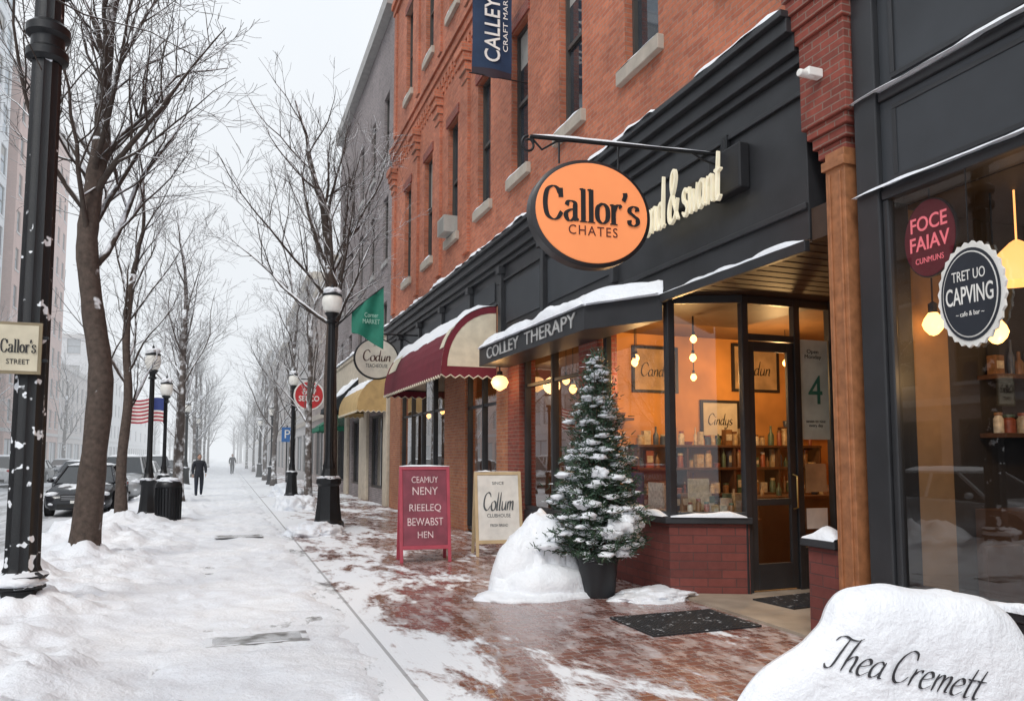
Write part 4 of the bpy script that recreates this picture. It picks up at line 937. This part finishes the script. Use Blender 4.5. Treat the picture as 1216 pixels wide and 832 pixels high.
TS=grp('parking_sign',(2.75,38,0)); b=MB(); b.tube([(0,0,0),(0,0,3.1)],.03,8,0); b.box(-.25,.25,-.05,-.031,2.3,3.0,1); b.make('sign',TS,[IRON,mat('blue_sign',(.03,.14,.4))]); ftext('P',TS,(0,-.055,2.65),XR,ZU,.25,.4,WHT,.002)

# ------------------------------------------------------------------ trees
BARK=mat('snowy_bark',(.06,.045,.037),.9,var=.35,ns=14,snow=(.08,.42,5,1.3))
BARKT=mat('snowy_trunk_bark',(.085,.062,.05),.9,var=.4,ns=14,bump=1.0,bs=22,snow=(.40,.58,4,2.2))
BARK2=mat('hazy_snowy_bark',(.11,.092,.083),.9,var=.3,ns=8,snow=(0,.4,4,1.3))  # far trees: distance haze put into a paler bark colour
def make_tree(seed,trunk,r0,r1,limbs,maxl=4,dens=1.0,spread=1.0,limbL=3.4,zmin=.5,thin=1.0):
    rg=random.Random(seed); mb=MB()
    def rv(): return V((rg.gauss(0,1),rg.gauss(0,1),rg.gauss(0,1)))
    def branch(p,d,L,r,lv):
        n={1:9,2:6,3:4,4:3,5:3}[lv]; pts=[p];rs=[r];ds=[d]
        for i in range(n):
            d=(d+rv()*{1:.11,2:.14,3:.17,4:.2,5:.2}[lv]+V((0,0,.06 if lv<3 else .03))).normalized(); p=p+d*(L/n); pts.append(p); ds.append(d)
            rs.append(max(.0038,r*(1-(.85 if lv<3 else .7)*(i+1)/n)))
        mb.tube(pts,rs,{1:6,2:5,3:4,4:3,5:3}[lv],0,False)
        if lv>=maxl: return
        kc=int({1:7,2:5,3:4,4:3}[lv]*dens*rg.uniform(.8,1.2)*(.5+.5*min(1,L/{1:limbL,2:1.6,3:.8,4:.5}[lv])))
        for k in range(kc):
            t=.18+.82*(k+rg.random())/kc; i=min(n,int(t*n)); dd=ds[i]; ax=dd.cross(rv()).normalized()
            ang=rg.uniform(.45,.95); q=Matrix.Rotation(ang,3,ax)@dd; q=(q+V((0,0,.12))).normalized()
            branch(pts[i],q,L*(.62-.25*t)*rg.uniform(.75,1.25),max(.0042,rs[i]*.55),lv+1)
    T=[V(x) for x in trunk]; pts=[]
    Q=[T[0]*2-T[1]]+T+[T[-1]*2-T[-2]]
    for i in range(1,len(Q)-2):
        for j in range(5):
            t=j/5;a,b_,c,d=Q[i-1],Q[i],Q[i+1],Q[i+2]; pts.append(.5*((2*b_)+(c-a)*t+(2*a-5*b_+4*c-d)*t*t+(3*b_-a-3*c+d)*t**3))
    pts.append(T[-1]); n=len(pts)
    rs=[(r0+(r1-r0)*(i/(n-1))**.8)*(1+.5*math.exp(-i*1.3))*(1+.06*rg.uniform(-1,1)) for i in range(n)]
    mb.tube(pts,rs,10,1,True)
    for k in range(limbs):
        t=zmin+(1-zmin)*(k+.3*rg.random())/(limbs-1); t=min(1,t); i=min(n-1,int(t*(n-1))); az=k*2.4+rg.uniform(-.4,.4)
        el=rg.uniform(.45,.9)+.5*t**2; d=V((math.cos(az)*math.cos(el)*spread,math.sin(az)*math.cos(el)*spread,math.sin(el))).normalized()
        branch(pts[i],d,limbL*rg.uniform(.75,1.15)*(1.1-.15*t),rs[i]*rg.uniform(.34,.5)*thin,1)
    d=(pts[-1]-pts[-3]).normalized(); branch(pts[-1],d,limbL*1.1,rs[-1]*.9,1)
    me=bpy.data.meshes.new('bare_tree'); me.from_pydata(mb.v,[],mb.f); me.materials.append(BARK); me.materials.append(BARKT); me.polygons.foreach_set('material_index',mb.m); me.polygons.foreach_set('use_smooth',[True]*len(mb.f)); me.update(); return me
def put(me,loc,rz=0,sc=1,far=False):
    o=bpy.data.objects.new('bare_tree',me); S.collection.objects.link(o); o.location=loc; o.rotation_euler[2]=rz; o.scale=(sc,)*3
    if far:
        for k in (0,1): o.material_slots[k].link='OBJECT'; o.material_slots[k].material=BARK2
    return o
tA=make_tree(5,[(0,0,0),(.08,0,1.4),(.14,0,2.8),(.0,0,3.8),(-.12,0,4.8),(-.08,0,5.6),(.02,0,6.5)],.2,.13,11,4,1.1,1.0,3.9,.6,.85)
tB=make_tree(12,[(0,0,0),(-.02,.05,1.5),(.05,0,3),(-.03,.05,4.5),(.05,0,6)],.14,.07,9,4,1.0,.8,2.9,.48)
tC=make_tree(23,[(0,0,0),(.06,.05,1.6),(0,0,3.2),(.1,.05,4.8),(.05,0,6.4)],.15,.08,9,4,1.0,.8,3.1,.5)
tD=make_tree(31,[(0,0,0),(.03,0,1.8),(-.02,0,3.6),(.02,0,5.2),(-.1,0,6.4)],.19,.13,10,4,1.1,1.1,4.0,.66,.95)
tE=make_tree(44,[(0,0,0),(.05,0,2),(-.02,0,4),(.02,0,6)],.15,.08,9,3,1.3,.9,3.2,.45)
tF=make_tree(57,[(0,0,0),(-.05,0,2),(.03,0,4),(0,0,6)],.16,.09,9,3,1.3,1.0,3.4,.45)
put(tA,(-1.93,12.9,0)); put(tB,(-2.24,20.1,0),.6); put(tC,(-1.45,28.6,0),1.2,1.05,True)
put(tD,(2.42,19.3,0),.4); put(tB,(2.7,27,0),2.2,1.0,True); put(tC,(2.8,35,0),3.3,1.0,True)
rp=random.Random(8)
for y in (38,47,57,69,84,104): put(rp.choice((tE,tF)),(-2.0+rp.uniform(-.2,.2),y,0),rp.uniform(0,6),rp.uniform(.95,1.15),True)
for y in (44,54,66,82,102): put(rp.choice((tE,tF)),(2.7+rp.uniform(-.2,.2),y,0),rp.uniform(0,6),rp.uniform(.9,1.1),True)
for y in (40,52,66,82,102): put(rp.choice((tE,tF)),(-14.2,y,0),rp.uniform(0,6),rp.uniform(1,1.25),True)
put(tF,(-2.3,2.6,0),1.0,.95); put(tE,(-14.2,14,0),2,1.1); put(tF,(-14.2,24,0),3,1.1)
b=MB(); rg=random.Random(77)
for k in range(40):
    x=rg.choice((-1,1))*rg.uniform(1.2,9); x=x if x>0 else x-2; y=rg.uniform(130,230); H=rg.uniform(7,12)
    b.tube([(x,y,0),(x,y,H*.4),(x+rg.uniform(-.3,.3),y,H*.75)],[.2,.14,.05],4,0,False)
    for m in range(20):
        z0=rg.uniform(.3,.75)*H; a=rg.uniform(0,6.28); L_=rg.uniform(1.5,3.8); e=rg.uniform(.4,1.2); p=V((x,y,z0)); q=p+V((math.cos(a)*math.cos(e),math.sin(a)*math.cos(e),math.sin(e)))*L_
        b.tube([p,q],[.05,.02],3,0,False)
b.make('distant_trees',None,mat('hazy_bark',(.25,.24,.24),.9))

# ------------------------------------------------------------------ other buildings
def building(name,x0,x1,y0,y1,h,wm,face,fl=3.6,bay=2.6,ww=1.1,wh=2.0,gm=DKGL,trim=STONE,ground=True,side=True,tmr=.3):
    B=grp(name); street=Fac('-x',x0) if face=='-x' else Fac('+x',x1)
    mw=MB();mf=MB();mg=MB();mt_=MB()
    for F_,a0,a1 in [(street,y0,y1)]+([(Fac('-y',y0),x0+.001,x1-.001)] if side else []):
        ops=[]; n=max(1,int((a1-a0)/bay)); bw_=(a1-a0)/n
        z=4.6 if ground else 1.0
        while z+wh+.5<h:
            for i in range(n):
                c=a0+bw_*(i+.5); ops.append((c-ww/2,c+ww/2,z,z+wh))
            z+=fl
        gops=[]
        if ground and F_ is street:
            for i in range(max(1,int((a1-a0)/4))):
                m=max(1,int((a1-a0)/4)); bw2=(a1-a0)/m; gops.append((a0+bw2*i+.4,a0+bw2*(i+1)-.4,.5,3.1))
        F_.wall(mw,a0,a1,-.15,h,ops+gops,.2)
        for o in ops: F_.window(mf,mg,o,.18,.06,True,False,random.choice((0,0,.3,.5))); F_.box(mt_,o[0]-.08,o[1]+.08,o[2]-.15,o[2]-.003,-.06,.05)
        for o in gops: F_.window(mf,mg,o,.18,.08,False,True)
        F_.box(mt_,a0,a1,h-.5,h+.0,-tmr,-.002); F_.box(mt_,a0,a1,3.7,4.0,-.12,-.002) if ground else None
    mw.box(x0+.22,x1-.22,y0+.22,y1,-.1,h-.05); mw.make('walls',B,wm); mf.make('window_frames',B,FRM); mg.make('window_panes',B,[gm,CURT]); mt_.make('trim',B,trim)
    s=MB(); s.box(x0+.02,x1-.02,y0+.02,y1-.02,h-.04,h+.08); s.make('roof_snow',B,SNOW,bevel=.04); return B
building('gray_brick_building',5.0,17,24.52,37.3,17.4,BRKG,'-x',3.7,2.4,.9,2.3,trim=mat('gray_stone',(.35,.34,.33)))
CG=grp('plaster_shopfront'); b=MB()
for y0,y1 in ((24.55,25.2),(28.4,30.0),(33.2,34.0),(36.7,37.28)): b.box(4.88,4.998,y0,y1,0,4.4)
b.box(4.86,4.998,24.55,37.28,4.4,5.6); b.box(4.8,4.998,24.55,37.28,5.6,5.75); b.make('plaster_front',CG,mat('cream_plaster',(.55,.48,.38),.8),bevel=.02)
b=MB(); snow_strip(b,(4.85,24.6,5.75),(4.85,37.2,5.75),.2,.1,31); b.make('ledge_snow',CG,SNOW,smooth=180)
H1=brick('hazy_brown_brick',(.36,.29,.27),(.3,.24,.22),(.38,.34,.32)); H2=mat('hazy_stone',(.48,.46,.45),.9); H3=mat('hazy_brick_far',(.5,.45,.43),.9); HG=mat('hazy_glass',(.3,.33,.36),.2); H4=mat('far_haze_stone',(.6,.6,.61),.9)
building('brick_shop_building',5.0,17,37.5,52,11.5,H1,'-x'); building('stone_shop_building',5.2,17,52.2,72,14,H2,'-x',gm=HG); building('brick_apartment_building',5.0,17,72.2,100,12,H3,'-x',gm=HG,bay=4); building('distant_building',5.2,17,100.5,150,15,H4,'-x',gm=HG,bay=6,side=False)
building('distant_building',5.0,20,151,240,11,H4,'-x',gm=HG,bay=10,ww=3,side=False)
TW=mat('hazy_tower_concrete',(.62,.64,.66),.8); TG=mat('hazy_tower_glass',(.45,.52,.58),.15)  # tower colours paled to carry the distance haze
PB=brick('hazy_pink_brick',(.52,.32,.27),(.46,.27,.23),(.5,.42,.38),dirt=.1)  # brick colours lightened, haze mixed into them
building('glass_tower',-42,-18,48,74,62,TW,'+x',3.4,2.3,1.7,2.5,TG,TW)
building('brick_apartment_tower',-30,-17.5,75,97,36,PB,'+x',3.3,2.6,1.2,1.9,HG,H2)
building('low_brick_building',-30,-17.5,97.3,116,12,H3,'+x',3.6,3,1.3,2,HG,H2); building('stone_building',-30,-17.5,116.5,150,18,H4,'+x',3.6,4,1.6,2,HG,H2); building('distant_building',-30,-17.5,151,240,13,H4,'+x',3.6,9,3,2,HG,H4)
building('brick_row_building',-30,-17.5,2,47.5,13,H1,'+x',3.6,3,1.2,2,DKGL,H2)

# ------------------------------------------------------------------ cars
RUBB=mat('tyre_rubber',(.02,.02,.02),.8); RIM=mat('wheel_alloy',(.45,.45,.46),.35,.8); CGL=mat('car_glass',(.02,.025,.03),.05,spec=.9); HL=mat('headlight',(.75,.77,.8),.1,spec=.9); TL=mat('taillight',(.4,.02,.02),.2)
def car(name,loc,rz,paint,suv=False):
    C=grp(name,loc,rz); b=MB(); zt=.1 if suv else 0
    st=[(-2.30,.60,.34,.56),(-2.24,.78,.24,.66),(-2.05,.86,.2,.76),(-1.6,.9,.19,.87),(-1.0,.915,.19,.95),(-.6,.92,.19,.97),(.4,.92,.19,.99),(1.4,.91,.2,1.02),(1.95,.88,.22,1.02),(2.2,.83,.26,.94),(2.3,.7,.36,.8)]
    rings=[]
    for y,hw,zb,zz in st:
        zz+=zt; h=zz-zb
        half=[(0,zb),(hw*.85,zb),(hw*.97,zb+.08),(hw,zb+h*.35),(hw*.985,zb+h*.62),(hw*.955,zb+h*.85),(hw*.86,zb+h*.97),(hw*.5,zz+.01),(0,zz+.02)]
        ring=[(x,y,z) for x,z in half]+[(-x,y,z) for x,z in half[-2:0:-1]]; rings.append(ring)
    K=len(rings[0]); b0=len(b.v)
    for r in rings: b.v+=r
    for i in range(len(rings)-1):
        for k in range(K): j=(k+1)%K; b.f.append([b0+i*K+k,b0+i*K+j,b0+(i+1)*K+j,b0+(i+1)*K+k]); b.m.append(0)
    b.f.append([b0+k for k in range(K)]); b.m.append(0); b.f.append([b0+(len(rings)-1)*K+k for k in range(K)][::-1]); b.m.append(0)
    b.make('body',C,paint,smooth=50)
    zb=.95+zt; zr=1.45+(.27 if suv else 0); yf0,yf1=-.98,-.22; yb1,yb0=(1.75,2.12) if suv else (1.05,1.75)
    g=MB()
    B4=[(-.82,yf0),(.82,yf0),(.84,yb0),(-.84,yb0)]; T4=[(-.62,yf1),(.62,yf1),(.64,yb1),(-.64,yb1)]
    bv=[(x,y,zb) for x,y in B4]; tv=[(x,y,zr) for x,y in T4]; 
    for k in range(4): j=(k+1)%4; g.poly([bv[k],bv[j],tv[j],tv[k]])
    g.make('windows',C,CGL)
    r=MB()
    for i in range(7):
        y=yf1+(yb1-yf1)*i/6
        for j in range(7):
            x=-.64+1.28*j/6; r.v.append((x*1.02,y,zr+.05*(1-(x/.64)**2)*(1-(2*i/6-1)**4*.6)+.004))
    for i in range(6):
        for j in range(6): a=i*7+j; r.f.append([a,a+1,a+8,a+7]); r.m.append(0)
    for k in range(4): r.tube([V(bv[k])*1.0,V(tv[k])],[.045,.04],6)
    for sx in (-1,1):
        r.tube([(sx*.835,.35,zb),(sx*.64,.35,zr)],.035,6); r.tube([(sx*.62,yf1,zr),(sx*.64,yb1,zr)],.035,6)
        if suv: r.tube([(sx*.84,1.35,zb),(sx*.64,1.3,zr)],.04,6)
        r.blob((sx*.98,-.72,1.02+zt),(.1,.07,.07),0,2,.0,1,0)
    r.tube([tv[0],tv[1]],.03,6); r.tube([tv[2],tv[3]],.03,6)
    r.make('roof_and_pillars',C,paint,smooth=60)
    wv=MB()
    for sx in (-1,1):
        for yy in (-1.42,1.38):
            wv.lathe([(.2,.0),(.33,.01),(.345,.04),(.345,.18),(.33,.2),(.2,.21)],sx*.83-.105,yy,24,0,axis='x',cz=.335)
            wv.lathe([(.03,-.012),(.2,-.004),(.21,.006)] if sx<0 else [(.21,.2),(.2,.213),(.03,.222)],sx*.83-.105,yy,20,1,axis='x',cz=.335)
            wv.lathe([(.36,.0),(.40,.0),(.40,.014),(.36,.014)],sx*.915-.007,yy,28,0,axis='x',cz=.35)
    wv.make('wheels',C,[RUBB,RIM],smooth=40)
    d=MB()
    for sx in (-1,1):
        d.blob((sx*.66,-2.17,.66+zt),(.19,.1,.075),0,2,0,1,0); d.blob((sx*.72,2.2,.82+zt),(.14,.1,.08),1,2,0,1,0); d.blob((sx*.66,-2.26,.38+zt*.5),(.08,.04,.04),0,2,0,1,0)
    d.box(-.42,.42,-2.31,-2.2,.48+zt,.66+zt,2); d.box(-.5,.5,-2.325,-2.2,.27,.38,2); d.box(-.16,.16,-2.34,-2.3,.4,.48,3)
    for k in range(3): d.box(-.4,.4,-2.318,-2.311,.505+zt+k*.05,.52+zt+k*.05,4)
    d.box(-.55,.55,2.28,2.33,.3,.45,2)
    for sx in (-1,1): d.box(sx*.925-.006,sx*.925+.006,.0,.16,.8+zt,.83+zt,4)
    d.make('lights_and_grille',C,[HL,TL,RUBB,WHT,RIM],smooth=40)
    s=MB()
    for i in range(13):
        y=yf1+.02+(yb1-yf1-.04)*i/12
        for j in range(9):
            x=-.6+1.2*j/8; e=min(1,min(i,12-i,j,8-j)/1.5+.05); s.v.append((x,y,zr+.03+.07*e*(1+.4*noise.noise(V((x*3,y*3,loc[1]))))))
    for i in range(12):
        for j in range(8): a=i*9+j; s.f.append([a,a+1,a+10,a+9]); s.m.append(0)
    s.make('roof_snow',C,SNOW,smooth=180)
    return C
cb_=mat('black_car_paint',(.015,.016,.02),.25,spec=.7,snow=(.95,1.1,3,1.2)); cs=mat('silver_car_paint',(.4,.41,.42),.3,.4,snow=(.9,1.05,3,1.2)); cw=mat('white_car_paint',(.65,.66,.67),.3); cr_=mat('gray_car_paint',(.12,.13,.15),.3,.3,snow=(.9,1.05,3,1.2))
car('parked_car',(-4.0,27.6,-.13),0,cb_); car('parked_car',(-3.95,35.8,-.13),0,cs,True); car('parked_car',(-4.0,42.5,-.13),0,cw); car('parked_car',(-4.0,49.5,-.13),0,cr_,True); car('parked_car',(-4.0,57,-.13),0,cb_)
car('moving_car',(-7.2,46,-.13),0,cr_); car('parked_car',(-12.0,60,-.13),math.pi,cb_); car('parked_car',(-12.0,70,-.13),math.pi,cs); car('parked_car',(-12,52,-.13),math.pi,cw,True)
car('parked_car',(-4.1,11.2,-.13),0,cs); car('parked_car',(-4.1,4.5,-.13),0,cb_,True)

# ------------------------------------------------------------------ people
SK=mat('skin',(.5,.3,.22),.6)
def person(name,loc,rz,coat,legs,hair,sc=1.0):
    Pn=grp(name,loc,rz,sc)
    def skin(nm,verts,edges,rad,m,sub=1):
        me=bpy.data.meshes.new(nm); me.from_pydata(verts,edges,[]); me.materials.append(m); o=bpy.data.objects.new(nm,me); S.collection.objects.link(o); o.parent=Pn
        sk=o.modifiers.new('Skin','SKIN'); 
        for i,r in enumerate(rad): me.skin_vertices[0].data[i].radius=(r if isinstance(r,tuple) else (r,r)); me.skin_vertices[0].data[i].use_root=(i==0)
        sk.use_smooth_shade=True; ss=o.modifiers.new('Sub','SUBSURF'); ss.levels=sub; ss.render_levels=sub; return o
    v=[(0,0,.95),(0,0,1.12),(0,.0,1.32),(0,0,1.43),(0,-.01,1.5),(-.18,0,1.4),(-.25,.06,1.14),(-.24,-.04,.92),(.18,0,1.4),(.25,-.06,1.14),(.24,-.16,.96),
       (-.1,0,.88),(-.11,-.12,.5),(-.11,-.1,.1),(.1,0,.88),(.11,.06,.5),(.11,.24,.16)]
    e=[(0,1),(1,2),(2,3),(3,4),(3,5),(5,6),(6,7),(3,8),(8,9),(9,10),(0,11),(11,12),(12,13),(0,14),(14,15),(15,16)]
    r=[(.17,.13),(.16,.12),(.19,.13),(.12,.1),.055,.085,.06,.045,.085,.06,.045,.11,.075,.05,.11,.075,.05]
    skin('body',v,e,r,coat)
    skin('trousers',[(-.1,0,.86),(-.11,-.122,.5),(-.11,-.1,.1),(-.11,-.2,.04)],[(0,1),(1,2),(2,3)],[.105,.082,.06,.045],legs)
    skin('trousers',[(.1,0,.86),(.11,.062,.5),(.11,.24,.16),(.11,.2,.06)],[(0,1),(1,2),(2,3)],[.105,.082,.06,.045],legs)
    for hx,hy,hz_ in ((-.24,-.05,.87),(.24,-.17,.91)):
        vs=[(hx,hy,hz_+.03),(hx,hy-.005,hz_-.04)];es=[(0,1)];rs=[.022,(.03,.016)]
        for k in range(4):
            i=len(vs); yy=hy-.027+.018*k; L_=(.06,.075,.07,.055)[k]; vs+=[(hx,yy,hz_-.06),(hx,yy-.008,hz_-.06-L_*.55),(hx,yy-.022,hz_-.06-L_)]; es+=[(1,i),(i,i+1),(i+1,i+2)]; rs+=[.009,.008,.007]
        i=len(vs); vs+=[(hx,hy-.035,hz_-.03),(hx,hy-.05,hz_-.07)]; es+=[(1,i),(i,i+1)]; rs+=[.01,.008]
        skin('hand',vs,es,rs,SK)
    b=MB(); b.blob((0,-.015,1.62),(.075,.09,.115),0,3,0); b.blob((0,-.105,1.61),(.012,.018,.02),0,2,0)
    for sx in (-1,1): b.blob((sx*.078,0,1.615),(.012,.02,.03),0,2,0); b.blob((sx*.03,-.095,1.635),(.012,.008,.008),1,2,0)
    b.blob((0,-.095,1.565),(.025,.008,.006),2,2,0); b.make('head',Pn,[SK,BLKT,mat('lips',(.4,.12,.1))],smooth=180)
    b=MB(); b.blob((0,.018,1.655),(.085,.095,.1),0,3,.06,2,2); b.make('hair',Pn,hair,smooth=180)
    return Pn
dk=mat('dark_coat',(.02,.022,.03),.8); nv=mat('navy_trousers',(.02,.025,.04),.8); br=mat('brown_hair',(.04,.025,.015),.7)
person('pedestrian',(-.95,33,.03),.1,dk,nv,br,.96); person('pedestrian',(.6,70,.03),.2,dk,nv,br)
